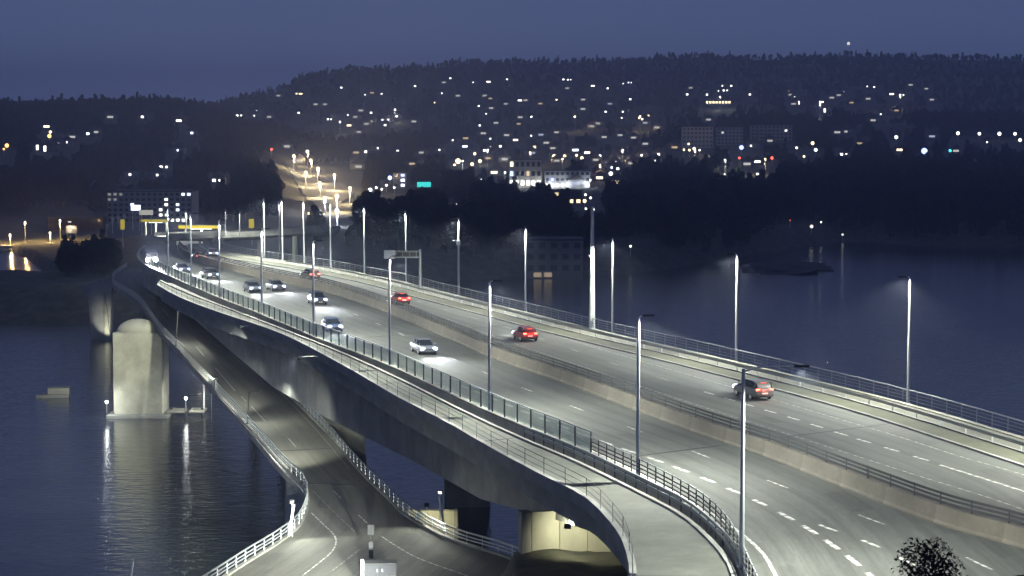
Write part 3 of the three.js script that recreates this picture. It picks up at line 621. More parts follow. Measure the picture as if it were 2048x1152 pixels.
// pale walls under the near end of the footbridge
{
  const Z = 184, a = atDepth(808, 1021, Z), b = atDepth(912, 1027, Z), t = thing('abutment_wall', 'small pale yellowish wall with a blue plate behind the right railing', 'wall', V((a.x + b.x) / 2, 4.5, a.z));
  const w = b.x - a.x, h = a.y - 4.5;
  part('face', rb(w, h, 0.8, 0, h / 2, -0.4, 0.05), M.concretePale, t); part('end_column', rb(0.35, h + 0.1, 1.0, w / 2, h / 2, -0.35, 0.04), M.concrete, t);
  part('sign_plate', rb(0.45, 0.7, 0.05, -w / 2 + 1.3, h - 0.55, 0.05, 0.02), std(0.05, 0.09, 0.2, 0.6, { name: 'blue_plate' }), t);
  flood(V(a.x + 2.3, a.y + 1.3, a.z + 4.4), V(a.x + 2.6, 7.5, a.z), 150, 'small floodlight on a post before the small pale wall', new THREE.Color(1, 0.96, 0.62), 0.75, 3.4);
  const Z2 = 143, c = atDepth(1045, 1057, Z2), u = thing('abutment', 'long pale panelled wall under the footbridge bend', 'wall', V(c.x, 12.5, c.z), 0.22);
  const hh = 4.9; part('end_pillar', rb(0.75, hh, 1.2, 0.3, hh / 2, -0.55, 0.05), M.concrete, u);
  for (let k = 0; k < 4; k++) part('wall_panel', rb(2.05, hh, 0.5, 1.75 + k * 2.09, hh / 2, -0.3, 0.02), M.concretePale, u);
  flood(V(c.x + 3.2, 17.0, c.z + 3.2), V(c.x + 4.2, 15.6, c.z), 150, 'small floodlight facing the long pale wall', new THREE.Color(1, 0.97, 0.68), 1.15, -0.5);
}
// signs at the junction
{
  const b = G(742, 1116, hLeft), t = thing('traffic_sign', 'dark back of a square sign on a short post at the fork', 'sign', b);
  part('post', cyl(0.05, 0.05, 2.6, 0, 0, 0, 8), M.dark, t); part('sign_panel', rb(0.55, 0.85, 0.05, 0, 2.35, 0, 0.02), M.dark, t); part('control_box', rb(0.36, 1.35, 0.3, 0, 0.7, 0, 0.03), M.dark, t);
  const c = G(760, 1168, hLeft), k = thing('utility_cabinet', 'grey utility cabinet with pale front at the bottom edge of the fork', 'cabinet', c, 0.05);
  part('body', rb(2.6, 1.7, 1.4, 0, 0.85, 0, 0.05), std(0.02, 0.021, 0.027, 0.9, { name: 'grey_cabinet' }), k); part('front', rb(2.2, 0.55, 0.06, 0.1, 0.5, 0.74, 0.02), M.concretePale, k); for (const x of [-0.64, 0.64]) { const d = part('door', rb(1.2, 0.8, 0.04, x, 1.24, 0.72, 0.01), std(0.025, 0.026, 0.032, 0.9, { name: 'cabinet_door' }), k); part('handle', bx(0.05, 0.2, 0.05, x * 0.3, 1.24, 0.76), M.galv, d); }
  part('roof_lid', rb(2.7, 0.08, 1.5, 0, 1.74, 0, 0.03), M.dark, k);
  const p = G(727, 1168, hLeft), q = thing('marker_post', 'short white marker post left of the utility cabinet', 'post', V(p.x, p.y, p.z + 1.2));
  part('post', cyl(0.14, 0.14, 2.1, 0, 0, 0, 10), std(0.8, 0.8, 0.8, 0.5, { name: 'white_paint' }), q); part('cap', cyl(0.15, 0.1, 0.1, 0, 2.1, 0, 10), std(0.8, 0.8, 0.8, 0.5, { name: 'white_paint' }), q);
}

// ---------------------------------------------------------------- vehicles
function loft(rings) {
  const n = rings[0].length, pos = [], idx = [];
  rings.forEach(r => r.forEach(p => pos.push(...p)));
  for (let i = 0; i + 1 < rings.length; i++) for (let k = 0; k < n; k++) { const k2 = (k + 1) % n, a = i * n + k, b = i * n + k2, c = (i + 1) * n + k2, d = (i + 1) * n + k; idx.push(a, c, b, a, d, c); }
  for (const [o, f] of [[0, 0], [(rings.length - 1) * n, 1]]) for (let k = 1; k + 1 < n; k++) f ? idx.push(o, o + k + 1, o + k) : idx.push(o, o + k, o + k + 1);
  const g = new THREE.BufferGeometry(); g.setAttribute('position', new THREE.Float32BufferAttribute(pos, 3)); g.setIndex(idx);
  g.setAttribute('uv', new THREE.Float32BufferAttribute(new Float32Array(pos.length / 3 * 2), 2)); g.computeVertexNormals(); return g;
}
const ring = (z, w, yb, yt, c = 0.78) => [[-w * 0.82, yb, z], [-w, yb + 0.14, z], [-w, (yb + yt) / 2, z], [-w * 0.97, yt - 0.1, z], [-w * c, yt, z], [w * c, yt, z], [w * 0.97, yt - 0.1, z], [w, (yb + yt) / 2, z], [w, yb + 0.14, z], [w * 0.82, yb, z]];
const cab = (z, wb, wt, yb, yt) => [[-wb, yb, z], [-(wb + wt) / 2, (yb + yt) / 2, z], [-wt, yt - 0.05, z], [-wt + 0.1, yt, z], [wt - 0.1, yt, z], [wt, yt - 0.05, z], [(wb + wt) / 2, (yb + yt) / 2, z], [wb, yb, z]];
const SHAPES = {
  hatchback: { body: [[-2.1, 0.72, 0.42, 0.88], [-2.02, 0.84, 0.3, 1.0], [-1.3, 0.89, 0.22, 1.0], [0, 0.9, 0.2, 0.97], [1.0, 0.89, 0.22, 0.93], [1.7, 0.86, 0.24, 0.82], [2.02, 0.76, 0.3, 0.72], [2.12, 0.62, 0.4, 0.62]], cabin: [[-1.98, 0.74, 0.6, 0.94, 1.0], [-1.7, 0.78, 0.6, 0.94, 1.34], [-1.0, 0.8, 0.62, 0.94, 1.47], [0.1, 0.8, 0.62, 0.93, 1.46], [0.45, 0.8, 0.61, 0.92, 1.38], [1.15, 0.78, 0.6, 0.9, 0.95]], roof: [-1.6, 0.3], wheels: [-1.28, 1.3] },
  estate: { body: [[-2.35, 0.72, 0.44, 0.92], [-2.26, 0.86, 0.32, 1.06], [-1.4, 0.91, 0.26, 1.06], [0, 0.92, 0.25, 1.03], [1.1, 0.91, 0.26, 1.0], [1.9, 0.88, 0.28, 0.9], [2.25, 0.78, 0.34, 0.78], [2.34, 0.64, 0.44, 0.66]], cabin: [[-2.24, 0.76, 0.62, 1.0, 1.08], [-2.0, 0.8, 0.63, 1.0, 1.46], [-1.2, 0.82, 0.66, 1.0, 1.6], [0.1, 0.82, 0.66, 1.0, 1.58], [0.5, 0.82, 0.64, 0.98, 1.48], [1.3, 0.8, 0.62, 0.96, 1.02]], roof: [-1.9, 0.35], wheels: [-1.4, 1.42] },
  saloon: { body: [[-2.3, 0.7, 0.42, 0.84], [-2.22, 0.84, 0.3, 0.98], [-1.4, 0.89, 0.21, 0.99], [0, 0.9, 0.19, 0.94], [1.0, 0.89, 0.2, 0.9], [1.8, 0.86, 0.23, 0.8], [2.2, 0.76, 0.3, 0.7], [2.3, 0.62, 0.4, 0.6]], cabin: [[-1.95, 0.72, 0.58, 0.93, 0.98], [-1.2, 0.78, 0.6, 0.93, 1.36], [-0.7, 0.79, 0.61, 0.93, 1.42], [0.0, 0.79, 0.61, 0.92, 1.42], [0.35, 0.79, 0.6, 0.9, 1.35], [1.15, 0.77, 0.58, 0.88, 0.91]], roof: [-1.15, 0.25], wheels: [-1.36, 1.36] },
};
const cache = {};
function carGeo(kind) {
  if (cache[kind]) return cache[kind];
  const S = SHAPES[kind], body = loft(S.body.map(a => ring(...a))), win = loft(S.cabin.map(a => cab(...a)));
  const inner = S.cabin.filter(a => a[0] >= S.roof[0] - 0.45 && a[0] <= S.roof[1] + 0.2);
  const rf = loft(inner.map(([z, wb, wt, yb, yt]) => [[-wt - 0.015, yt - 0.12, z], [-wt + 0.05, yt + 0.012, z], [wt - 0.05, yt + 0.012, z], [wt + 0.015, yt - 0.12, z]]));
  const pil = []; for (const s of [-1, 1]) for (let i = 0; i + 1 < S.cabin.length; i += 2) { const [z, wb, wt, yb, yt] = S.cabin[i + 1]; pil.push(bx(0.03, 0.46, 0.08, s * (wb + wt) / 2 * 1.015, (yb + yt) / 2, z)); }
  return cache[kind] = { body, win, rf, pil };
}
const tyreGeo = new THREE.TorusGeometry(0.25, 0.085, 8, 20).rotateY(Math.PI / 2).scale(1.3, 1, 1), rimGeo = cyl(0.2, 0.2, 0.2, 0, -0.1, 0, 16).rotateZ(Math.PI / 2), hubGeo = cyl(0.26, 0.26, 0.16, 0, -0.08, 0, 16).rotateZ(Math.PI / 2);
const paint = (r, g, b) => new THREE.MeshPhysicalMaterial({ color: new THREE.Color().setRGB(r, g, b), roughness: 0.4, metalness: 0.3, clearcoat: 0.8, clearcoatRoughness: 0.1, name: 'car_paint' });
function car(px, py, out, kind, col, label, group, beam = 1) {
  const p = G(px, py, hMain), d = nearestDir(MEDIAN, p); if (!out) d.negate();
  p.y += 0.006;
  const t = thing('car', label, 'car', p, Math.atan2(d.x, d.z), group), g = carGeo(kind), S = SHAPES[kind], ck = paint(...col);
  part('body', g.body, ck, t); const w = part('window_glass', g.win, M.glass, t); for (const q of g.pil) part('pillar', q, ck, w); part('roof', g.rf, ck, t);
  for (const z of S.wheels) for (const s of [-1, 1]) {
    const wh = new THREE.Group(); wh.name = 'wheel'; wh.position.set(s * 0.8, 0.33, z); t.add(wh);
    part('tyre', tyreGeo, M.rubber, wh); part('rim', rimGeo, M.galv, wh);
  }
  const zf = S.body[6][0] - 0.02, zr = S.body[1][0], yf = S.body[6][3] - 0.08, yr = S.body[1][3] - 0.14;
  part('front_bumper', rb(1.5, 0.24, 0.2, 0, 0.42, zf - 0.02, 0.06), M.dark, t); part('rear_bumper', rb(1.56, 0.24, 0.2, 0, 0.46, zr + 0.02, 0.06), M.dark, t);
  part('grille', rb(0.8, 0.14, 0.06, 0, 0.58, S.body[7][0] - 0.01, 0.02), M.dark, t);
  part('licence_plate', bx(0.52, 0.12, 0.02, 0, 0.62, S.body[0][0] - 0.012), M.paintWhite, t); part('licence_plate', bx(0.52, 0.11, 0.02, 0, 0.44, zf + 0.1), M.paintWhite, t);
  for (const s of [-1, 1]) {
    part('mirror', rb(0.2, 0.13, 0.12, s * 0.98, 1.0, 0.75, 0.04), ck, t);
    part('headlight', new THREE.SphereGeometry(1, 14, 10).scale(0.3, 0.21, 0.14).translate(s * 0.6, yf, zf), out ? glow(0.9, 0.95, 1, 3) : glow(0.6, 0.68, 1, 3.2), t);
    part('taillight', rb(0.36, 0.17, 0.12, s * 0.58, yr, zr - 0.03, 0.04), out ? glow(1, 0.07, 0.04, 14) : std(0.3, 0.02, 0.02, 0.4, { name: 'red_lens' }), t);
    if (beam) {
      const l = new THREE.SpotLight(new THREE.Color(0.86, 0.92, 1), 420 * beam, 0, 0.30, 0.9, 2); l.name = 'headlight_beam'; l.castShadow = true; l.shadow.radius = 3;
      l.position.set(s * 0.6, yf, zf + 0.15); l.target.position.set(s * 0.8, yf - 1.3, zf + 18); t.add(l, l.target);
    }
  }
  if (out) { const l = new THREE.PointLight(new THREE.Color(1, 0.1, 0.06), 1.6, 0, 2); l.name = 'taillight_glow'; l.position.set(0, yr, S.body[0][0] - 0.25); l.castShadow = true; t.add(l); part('brake_light', rb(0.5, 0.04, 0.04, 0, S.cabin[1][4] + 0.0, S.cabin[1][0] - 0.06, 0.01), glow(1, 0.1, 0.05, 3), t); }
  return t;
}
const OUT = 'cars driving away on the right carriageway', INB = 'oncoming cars with lit headlights';
car(1506, 795, true, 'estate', [0.14, 0.145, 0.14], 'grey estate car, the nearest one driving away with red tail lights', OUT);
car(1050, 680, true, 'hatchback', [0.3, 0.03, 0.03], 'dark red hatchback driving away, second from the right', OUT);
car(800, 607, true, 'saloon', [0.35, 0.03, 0.03], 'red saloon car driving away near the gantry sign', OUT);
car(620, 559, true, 'estate', [0.05, 0.05, 0.05], 'black car with orange red tail lights far along the right carriageway', OUT);
car(398, 520, true, 'saloon', [0.06, 0.06, 0.07], 'distant car with red tail lights at the far bridge end', OUT, 0);
car(847, 706, false, 'saloon', [0.2, 0.21, 0.24], 'silver oncoming car, the nearest with bright headlights', INB);
car(664, 662, false, 'hatchback', [0.04, 0.06, 0.12], 'dark blue oncoming hatchback close to the left panel screen', INB);
car(634, 608, false, 'estate', [0.05, 0.055, 0.07], 'dark oncoming car in the inner lane behind a lamp pole', INB);
car(551, 580, false, 'saloon', [0.1, 0.1, 0.12], 'oncoming car on the right of the two driving abreast', INB);
car(505, 584, false, 'hatchback', [0.08, 0.085, 0.1], 'oncoming car on the left of the two driving abreast', INB);
car(420, 557, false, 'estate', [0.06, 0.06, 0.06], 'oncoming car with warm white headlights at mid distance', INB);
car(364, 545, false, 'saloon', [0.05, 0.05, 0.1], 'oncoming car with bluish headlights at the far left edge', INB);
car(425, 513, false, 'hatchback', [0.1, 0.1, 0.1], 'farthest oncoming car in the inner lane at the bridge end', INB, 0);
// the glaring vehicle at the far end of the lower road
{
  const p = G(303, 528, hMain), t = thing('van', 'oncoming van with glaring headlights at the far left bridge end', 'van', p, 0.2);
  part('body', rb(1.95, 1.75, 4.8, 0, 1.2, 0, 0.2), paint(0.4, 0.4, 0.4), t); part('windscreen', rb(1.7, 0.7, 0.1, 0, 1.62, 2.38, 0.04), M.glass, t); part('bonnet', rb(1.85, 0.7, 0.6, 0, 0.7, 2.5, 0.15), paint(0.4, 0.4, 0.4), t);
  for (const s of [-1, 1]) {
    part('headlight', new THREE.SphereGeometry(0.34, 14, 10).translate(s * 0.62, 0.85, 2.8), glow(1, 0.98, 1, 90), t);
    for (const z of [-1.5, 1.6]) { const wh = new THREE.Group(); wh.name = 'wheel'; wh.position.set(s * 0.86, 0.33, z); t.add(wh); part('tyre', tyreGeo, M.rubber, wh); part('rim', rimGeo, M.galv, wh); }
  }
  const l = new THREE.SpotLight(new THREE.Color(1, 0.97, 0.98), 42000, 0, 0.3, 0.9, 2); l.name = 'headlight_beam'; l.castShadow = true; l.shadow.radius = 4; l.position.set(0, 0.9, 3.05); l.target.position.set(0, 2.2, 23); t.add(l, l.target);
}

// bulkhead lamps on the footbridge girder that light the lower road
for (const [x, y, cd, label] of [[646, 716, 2500, 'bulkhead lamp on the footbridge girder above the lower road bend'], [520, 654, 1900, 'bulkhead lamp on the footbridge girder at mid bridge']]) {
  const p = G(x, y, Z => hPath(Z) - 0.55), d = nearestDir(PL, p), r = V(d.z, 0, -d.x); p.addScaledVector(r, 2.4);
  const t = flood(p, p.clone().addScaledVector(r, 5.5).addScaledVector(d, 13).add(V(0, -11, 0)), cd, label, LAMP_COLOR, 0.85, -0.1), q = r.clone().multiplyScalar(-2.5);
  part('bracket', tube([V(0, 0.15, 0), q.clone().multiplyScalar(0.5).add(V(0, 0.2, 0)), q.clone().add(V(0, 0.1, 0))], 0.04, 6, 6), M.galv, t);
}
// small floodlights on the posts around the fork
{
  const H = hLeft;
  for (const [p, aim, cd, label] of [
    [atDepth(584, 1004, 171), G(690, 1100, H), 230, 'small floodlight on the leaning post outside the left bend'],
    [atDepth(880, 985, 176), G(740, 1100, H), 260, 'small floodlight on the leaning post by the pale wall'],
  ]) flood(p, aim, cd, label, LAMP_COLOR, 0.95, p.y > H(-p.z) + 3.3 ? p.y - H(-p.z) - 0.3 : 3);
}

// ---------------------------------------------------------------- far shore: buildings, houses and lamps
const farBase = (px, py) => G(px, py, farHeight);
const lampPts = [];
const houseMats = [std(0.2, 0.2, 0.21, 0.9), std(0.13, 0.07, 0.05, 0.9), std(0.26, 0.24, 0.2, 0.9), std(0.1, 0.11, 0.12, 0.9)];
const gable = (() => { const s = new THREE.Shape(); s.moveTo(-4.6, 0); s.lineTo(4.6, 0); s.lineTo(0, 3.2); s.closePath(); return new THREE.ExtrudeGeometry(s, { depth: 8.4, bevelEnabled: false }).translate(0, 0, -4.2); })();
const wallG = bx(8.4, 4.2, 7.6, 0, 2.1, 0), winG = bx(1.9, 1.5, 0.12), winSmall = bx(1.2, 1.2, 0.12), winWide = bx(4.4, 1.5, 0.12), winTall = bx(1.6, 3.4, 0.12), frameG = bx(2.2, 1.8, 0.06), doorG = bx(1, 2, 0.08, 2.6, 1.0, 3.84), chimG = bx(0.7, 1.6, 0.7, 1.6, 6.6, -1.5);
const COLOUR = { w: [WHITE, 'white'], c: [COOL, 'bluish'], b: [BLUE, 'blue'], m: [WARM, 'warm'], o: [ORANGE, 'orange'], r: [RED, 'red'], y: [CYAN, 'cyan'] };
function where(px, py) {
  if (px < 430) return py < 250 ? 'high on the left hillside' : px < 160 ? 'on the far left hillside' : 'above the office block';
  if (px < 760) return py < 215 ? 'below the ridge left of centre' : py < 300 ? 'above the lit hill road' : 'beside the lit hill road';
  if (px < 1010) return py < 200 ? 'high on the centre hillside' : py < 320 ? 'on the middle centre hillside' : 'near the cyan sign';
  if (px < 1340) return py < 180 ? 'near the ridge above the halls' : py < 270 ? 'on the slope above the halls' : 'beside the lit trading halls';
  if (px < 1620) return py < 235 ? 'above the grey apartment blocks' : py < 320 ? 'beside the grey apartment blocks' : 'below the grey apartment blocks';
  return py < 240 ? 'on the right hillside' : 'among the far right lights';
}
const houseProto = {};
function house(px, py, c = 'w', form = 'n', k = 5) {
  const key = c + form + k;
  const [col, word] = COLOUR[c], p = farBase(px, py + 5), face = Math.atan2(-p.x, -p.z) + rr(-0.35, 0.35);
  lampPts.push([p.x / -p.z, -p.z]);
  const formWord = { n: 'one lit window', s: 'one small lit window', d: 'two lit windows', w: 'a wide lit window', t: 'a tall lit window', g: 'a faintly lit window' }[form];
  const label = `house with ${formWord.replace('lit', 'lit ' + word)} ${where(px, py)}`;
  if (houseProto[key]) { const h = copyOf(houseProto[key], label, p, face, rr(0.9, 1.12)); return h; }
  const t = thing('hillside_house', label, 'house', p, face, 'lit houses on the far hillside');
  part('wall', wallG, houseMats[Math.floor(rr(0, 3.99))], t);
  const r = part('roof', gable, M.roof, t); r.position.y = 4.2; r.rotation.y = Math.PI / 2 * 0; part('chimney', chimG, M.roof, r).position.set(0, -4.2, 0);
  part('door', doorG, M.dark, t);
  const m = glow(...col, form === 'g' ? k * 0.15 : k);
  const W = { n: [[winG, 0]], s: [[winSmall, -0.6]], d: [[winG, -2.3], [winSmall, 1.2]], w: [[winWide, -0.8]], t: [[winTall, -1.4]], g: [[winWide, -0.5]] }[form];
  for (const [g, x] of W) { const w = part('window', g, m, t); w.position.set(x, form === 't' ? 2.2 : 2.3, 3.88); }
  return houseProto[key] = t;
}
const lampProto = {};
const lpole = cyl(0.16, 0.1, 7, 0, 0, 0, 8), lhead = new THREE.SphereGeometry(1, 12, 8);
function farLamp(px, py, c = 'w', r = 0.8, k = 6, cd = 0, cat = 'street lamp') {
  const [col, word] = COLOUR[c], ground = farBase(px, py + (cd > 250 ? 32 : 14)), Z = -ground.z, top = atDepth(px, py, Z), key = [c, r, k].join();
  lampPts.push([top.x / Z, Z]);
  const H = clamp(top.y - ground.y, 3, 14);
  const t = thing('distant_lamp', `distant ${r > 1.2 ? 'large' : 'small'} lamp with ${word} light ${where(px, py)}`, cat, ground, 0, 'distant lamps across the water');
  const p = part('pole', lpole, M.galv, t); p.scale.y = H / 7;
  const h = part('lamp_globe', lhead, glow(...col, k), t); h.position.y = H; h.scale.setScalar(r * clamp(Z / 1500, 0.45, 1.3));
  if (cd) { const l = new THREE.PointLight(new THREE.Color(...col), cd, 0, 2); l.name = 'lamp_light'; l.position.set(0.5, H - r * 1.2 - 0.5, 0.5); l.castShadow = true; l.shadow.radius = 10; t.add(l); }
}
// houses of the left slope
for (const [x, y, c, f] of [[97, 254, 'm', 'w'], [78, 296, 'w', 't'], [98, 299, 'w', 't'], [108, 297, 'w', 's'], [118, 289, 'w', 'n'], [131, 286, 'w', 's'], [146, 275, 'w', 'g'], [175, 269, 'w', 'n'], [190, 265, 'w', 'g'], [222, 235, 'w', 'g'], [279, 199, 'w', 's'], [287, 198, 'w', 's'], [321, 197, 'w', 'g'], [287, 235, 'w', 'n'], [362, 242, 'w', 'w'], [384, 267, 'c', 'n'], [360, 302, 'c', 's'], [327, 336, 'w', 'd'], [479, 231, 'w', 'd'], [511, 231, 'w', 's'], [437, 363, 'w', 'd'], [262, 352, 'w', 's'], [318, 352, 'w', 's']]) house(x, y, c, f);
farLamp(99, 272, 'o', 1.5, 4); farLamp(14, 291, 'o', 1.5, 4); farLamp(8, 298, 'o', 0.9, 3); farLamp(101, 264, 'm', 1.1, 4);
// centre slope (measured on an enlarged view)
const B = (x, y) => [512 + x / 3.2, 80 + y / 3.2], C = (x, y) => [1024 + x / 3.2, 80 + y / 3.2], D = (x, y) => [1536 + x / 3.2, 80 + y / 3.2];
for (const [x, y, c = 'w', f = 's'] of [[140, 353, 'w', 'g'], [262, 340, 'm', 'n'], [290, 340, 'm', 'w'], [550, 303, 'w', 'n'], [700, 348], [750, 335, 'm', 'g'], [808, 340, 'w', 'n'], [1015, 293, 'w', 'n'], [1210, 268, 'w', 'g'], [1240, 243, 'w', 'n'], [1395, 268], [1490, 265, 'w', 'w'], [1607, 248, 'w', 'n'], [1188, 340], [1298, 355, 'w', 'g'], [1430, 420, 'w', 'n'], [1500, 435, 'w', 'g'], [1605, 405, 'w', 'g'], [388, 410, 'w', 'g'], [440, 408, 'w', 'g'], [273, 465, 'w', 'n'], [10, 452, 'w', 's'], [90, 490, 'w', 'g'], [468, 505, 'w', 'd'], [487, 490], [592, 478, 'w', 's'], [600, 545, 'm', 'w'], [645, 490, 'w', 'g'], [675, 450, 'w', 'g'], [730, 465, 'w', 'n'], [740, 520, 'w', 'g'], [808, 508, 'c', 'n'], [847, 510], [825, 545, 'w', 'n'], [908, 488, 'w', 'n'], [1015, 522, 'w', 'g'], [1425, 545, 'w', 'n'], [1612, 610, 'w', 'g'], [695, 718, 'w', 'n'], [770, 690, 'w', 'g'], [900, 710, 'w', 'n'], [645, 788], [650, 815, 'w', 'g'], [1000, 795, 'm', 'g'], [1037, 785, 'm', 't'], [1070, 720, 'w', 'g'], [1350, 682, 'c', 'w'], [1470, 708, 'w', 'n'], [1490, 690, 'w', 'w'], [1570, 682, 'w', 'n'], [1580, 732, 'w', 'n'], [1270, 800, 'm', 'n'], [1475, 945, 'm', 'w'], [1438, 900, 'w', 'n']]) house(...B(x, y), c, f);
for (const [x, y, c, r] of [[1400, 728, 'm', 1.1], [1293, 775, 'm', 1.9], [1383, 795, 'm', 1.3], [1433, 775, 'm', 1.3], [730, 960, 'c', 1.6], [770, 945, 'w', 0.9], [805, 955, 'w', 0.8], [835, 930, 'w', 0.9], [885, 945, 'w', 0.8], [738, 1022, 'm', 0.9], [858, 1040, 'w', 0.9], [1045, 1005, 'c', 1.7], [1280, 1055, 'w', 1], [100, 700, 'r', 0.9], [857, 882, 'b', 1.6], [930, 868, 'r', 0.9], [440, 1035, 'c', 1.3], [365, 1068, 'r', 1.0], [337, 1110, 'm', 0.8]]) farLamp(...B(x, y), c, r, r > 1.5 ? 5 : 4);
for (const [x, y, c = 'w', f = 's'] of [[325, 250, 'w', 'n'], [370, 250, 'w', 'd'], [350, 305, 'w', 'g'], [520, 290, 'w', 'w'], [607, 307, 'w', 'n'], [755, 270, 'c', 'd'], [718, 275], [783, 360], [765, 378, 'w', 'n'], [55, 385, 'w', 'w'], [180, 405, 'm', 'g'], [288, 380, 'm', 'n'], [450, 380, 'w', 'g'], [607, 458, 'w', 'n'], [705, 497], [735, 450, 'm', 'd'], [715, 460, 'w', 's'], [65, 495, 'w', 'g'], [128, 490, 'w', 'n'], [280, 590, 'w', 'g'], [135, 615], [35, 640, 'w', 'w'], [145, 680, 'm', 'w'], [230, 660, 'w', 'g'], [585, 622, 'w', 'g'], [672, 760, 'w', 's'], [815, 497, 'm', 'n'], [850, 508, 'm', 'd'], [885, 490, 'm', 't'], [1120, 348, 'w', 'n'], [1240, 348, 'w', 'n'], [1330, 322], [1355, 292], [1368, 322, 'w', 'd'], [1400, 292, 'w', 'n'], [1528, 348, 'w', 'n'], [1150, 302, 'w', 'g'], [1035, 690, 'm', 'g'], [940, 737, 'w', 'n'], [917, 777, 'w', 's'], [1545, 680], [1500, 800, 'w', 'g'], [1570, 782, 'w', 'w'], [780, 750, 'w', 'g'], [1240, 750, 'w', 'g']]) house(...C(x, y), c, f);
for (const [x, y, c, r] of [[270, 745, 'm', 1.6], [413, 738, 'm', 1], [447, 755, 'm', 1.2], [563, 742, 'w', 1], [632, 855, 'w', 1.5], [640, 915, 'w', 0.8], [655, 935, 'w', 0.8], [500, 897, 'w', 0.9], [1107, 648, 'm', 0.9], [1130, 665, 'm', 0.8], [1165, 695, 'w', 1.1], [1100, 702, 'm', 0.8], [1135, 705, 'm', 0.9], [1200, 705, 'w', 0.7], [1468, 688, 'b', 1.7], [1455, 755, 'r', 0.9], [1420, 858, 'w', 0.8], [1467, 858, 'w', 0.7], [1570, 858, 'w', 0.9], [1360, 860, 'w', 0.6], [470, 990, 'w', 0.9], [503, 1010, 'w', 0.9], [465, 1030, 'm', 1.3], [473, 1080, 'w', 0.8], [520, 1085, 'w', 1.0], [112, 1000, 'b', 0.9]]) farLamp(...C(x, y), c, r, 4);
for (const [x, y, c = 'w', f = 's'] of [[150, 350, 'w', 'g'], [175, 365, 'w', 'n'], [180, 395, 'w', 's'], [205, 400, 'w', 't'], [350, 395, 'w', 'w'], [375, 450, 'w', 't'], [455, 330, 'w', 'g'], [462, 352, 'w', 'g'], [413, 368, 'w', 'g'], [675, 298, 'w', 'n'], [790, 345, 'w', 'w'], [860, 350, 'w', 'd'], [1018, 308, 'w', 'g'], [1055, 380, 'w', 'g'], [920, 285, 'w', 'g'], [685, 515, 'w', 'g'], [478, 737, 'w', 'd'], [600, 665, 'm', 'g'], [840, 705, 'm', 'w'], [1200, 712, 'w', 'g'], [1410, 655, 'w', 's'], [820, 450, 'm', 'g']]) house(...D(x, y), c, f);
for (const [x, y, c, r] of [[285, 660, 'm', 1.3], [305, 703, 'c', 1.3], [183, 690, 'w', 0.9], [230, 745, 'm', 0.9], [25, 755, 'r', 1.1], [820, 622, 'w', 1.3], [1000, 710, 'b', 2.3], [1165, 708, 'y', 1.0], [1215, 597, 'w', 1.3], [1352, 600, 'w', 1.2], [1480, 600, 'w', 1.4], [1580, 600, 'w', 1.2], [1612, 640, 'w', 1.3], [110, 595, 'w', 0.9]]) farLamp(...D(x, y), c, r, 4);
// further faint lights scattered between them
{
  const save = seed; seed = 991;
  for (let k = 0; k < 52; k++) { const u = rnd(), px = u < 0.3 ? rr(560, 980) : u < 0.75 ? rr(900, 1340) : rr(1350, 1900), py = px < 1340 ? rr(165, 335) : rr(170, 300); house(px, py, ['w', 'w', 'm', 'c'][Math.floor(rnd() * 4)], rnd() < 0.7 ? 'g' : 's', 5); }
  seed = save;
}
{
  const save = seed; seed = 1777;
  for (let k = 0; k < 26; k++) house(rr(890, 1240), rr(278, 384), ['w', 'm', 'c', 'w'][Math.floor(rnd() * 4)], ['n', 's', 'w', 'g'][Math.floor(rnd() * 4)], 5);
  for (const [x, y] of [[925, 322], [975, 300], [1010, 345], [1060, 305], [1125, 318], [1200, 330], [1245, 300], [1390, 300], [1450, 320], [1530, 318], [1150, 232], [1280, 232], [790, 215], [680, 240], [1440, 190], [1640, 205], [1800, 190]]) farLamp(x, y, rnd() < 0.5 ? 'w' : 'm', 0.7, 4, 900);
  seed = save;
}
// shoreline lamps right, one mirrored in the water
farLamp(190, 664, 'w', 0.7, 5, 240); farLamp(1623, 454, 'w', 1.3, 1.4); farLamp(1642, 445, 'w', 0.6, 4); farLamp(1580, 442, 'r', 0.5, 1.5); farLamp(1685, 470, 'w', 0.8, 1.4); farLamp(1261, 497, 'w', 0.8, 4);
// a row of warm lit windows on one long house above the apartment blocks
function block(name, label, cat, px0, px1, yTop, yBase, Z, mat, { rows = 3, cols = 6, lit = {}, deep = 12, flat = true, win = M.glass, turn = 0 } = {}) {
  if (!Z) Z = -farBase((px0 + px1) / 2, yBase).z + 1;
  const a = atDepth(px0, yBase, Z), b = atDepth(px1, yBase, Z), top = atDepth(px0, yTop, Z).y, w = b.x - a.x, h = top - a.y;
  const t = thing(name, label, cat, V((a.x + b.x) / 2, a.y, a.z), turn);
  part('wall', bx(w, h + 8, deep, 0, h / 2 - 4, -deep / 2), mat, t);
  part('roof', flat ? bx(w + 0.5, 0.5, deep + 0.5, 0, h + 0.25, -deep / 2) : gable.clone().scale(w / 8.4, h * 0.14, deep / 8.4).translate(0, h, -deep / 2), M.roof, t);
  for (let r = 0; r < rows; r++) for (let c = 0; c < cols; c++) {
    const k = lit[`${r},${c}`] || lit[`${r}`], wx = (c + 0.5) / cols * w - w / 2, wy = (r + 0.55) / rows * h;
    const f = part('window', bx(w / cols * 0.55, h / rows * 0.5, 0.1, wx, wy, 0.03), k ? glow(...COLOUR[k[0]][0], k[1]) : win, t);
    part('sill', bx(w / cols * 0.62, 0.1, 0.16, wx, wy - h / rows * 0.27, 0.1), mat, f);
  }
  lampPts.push([(a.x + b.x) / 2 / Z, Z, w * 0.55]);
  return t;
}
block('row_house', 'long house with a row of warm lit windows above the apartment blocks', 'house', 1411, 1462, 201, 217, 0, houseMats[3], { rows: 2, cols: 8, lit: { '1': ['m', 5] }, flat: false });
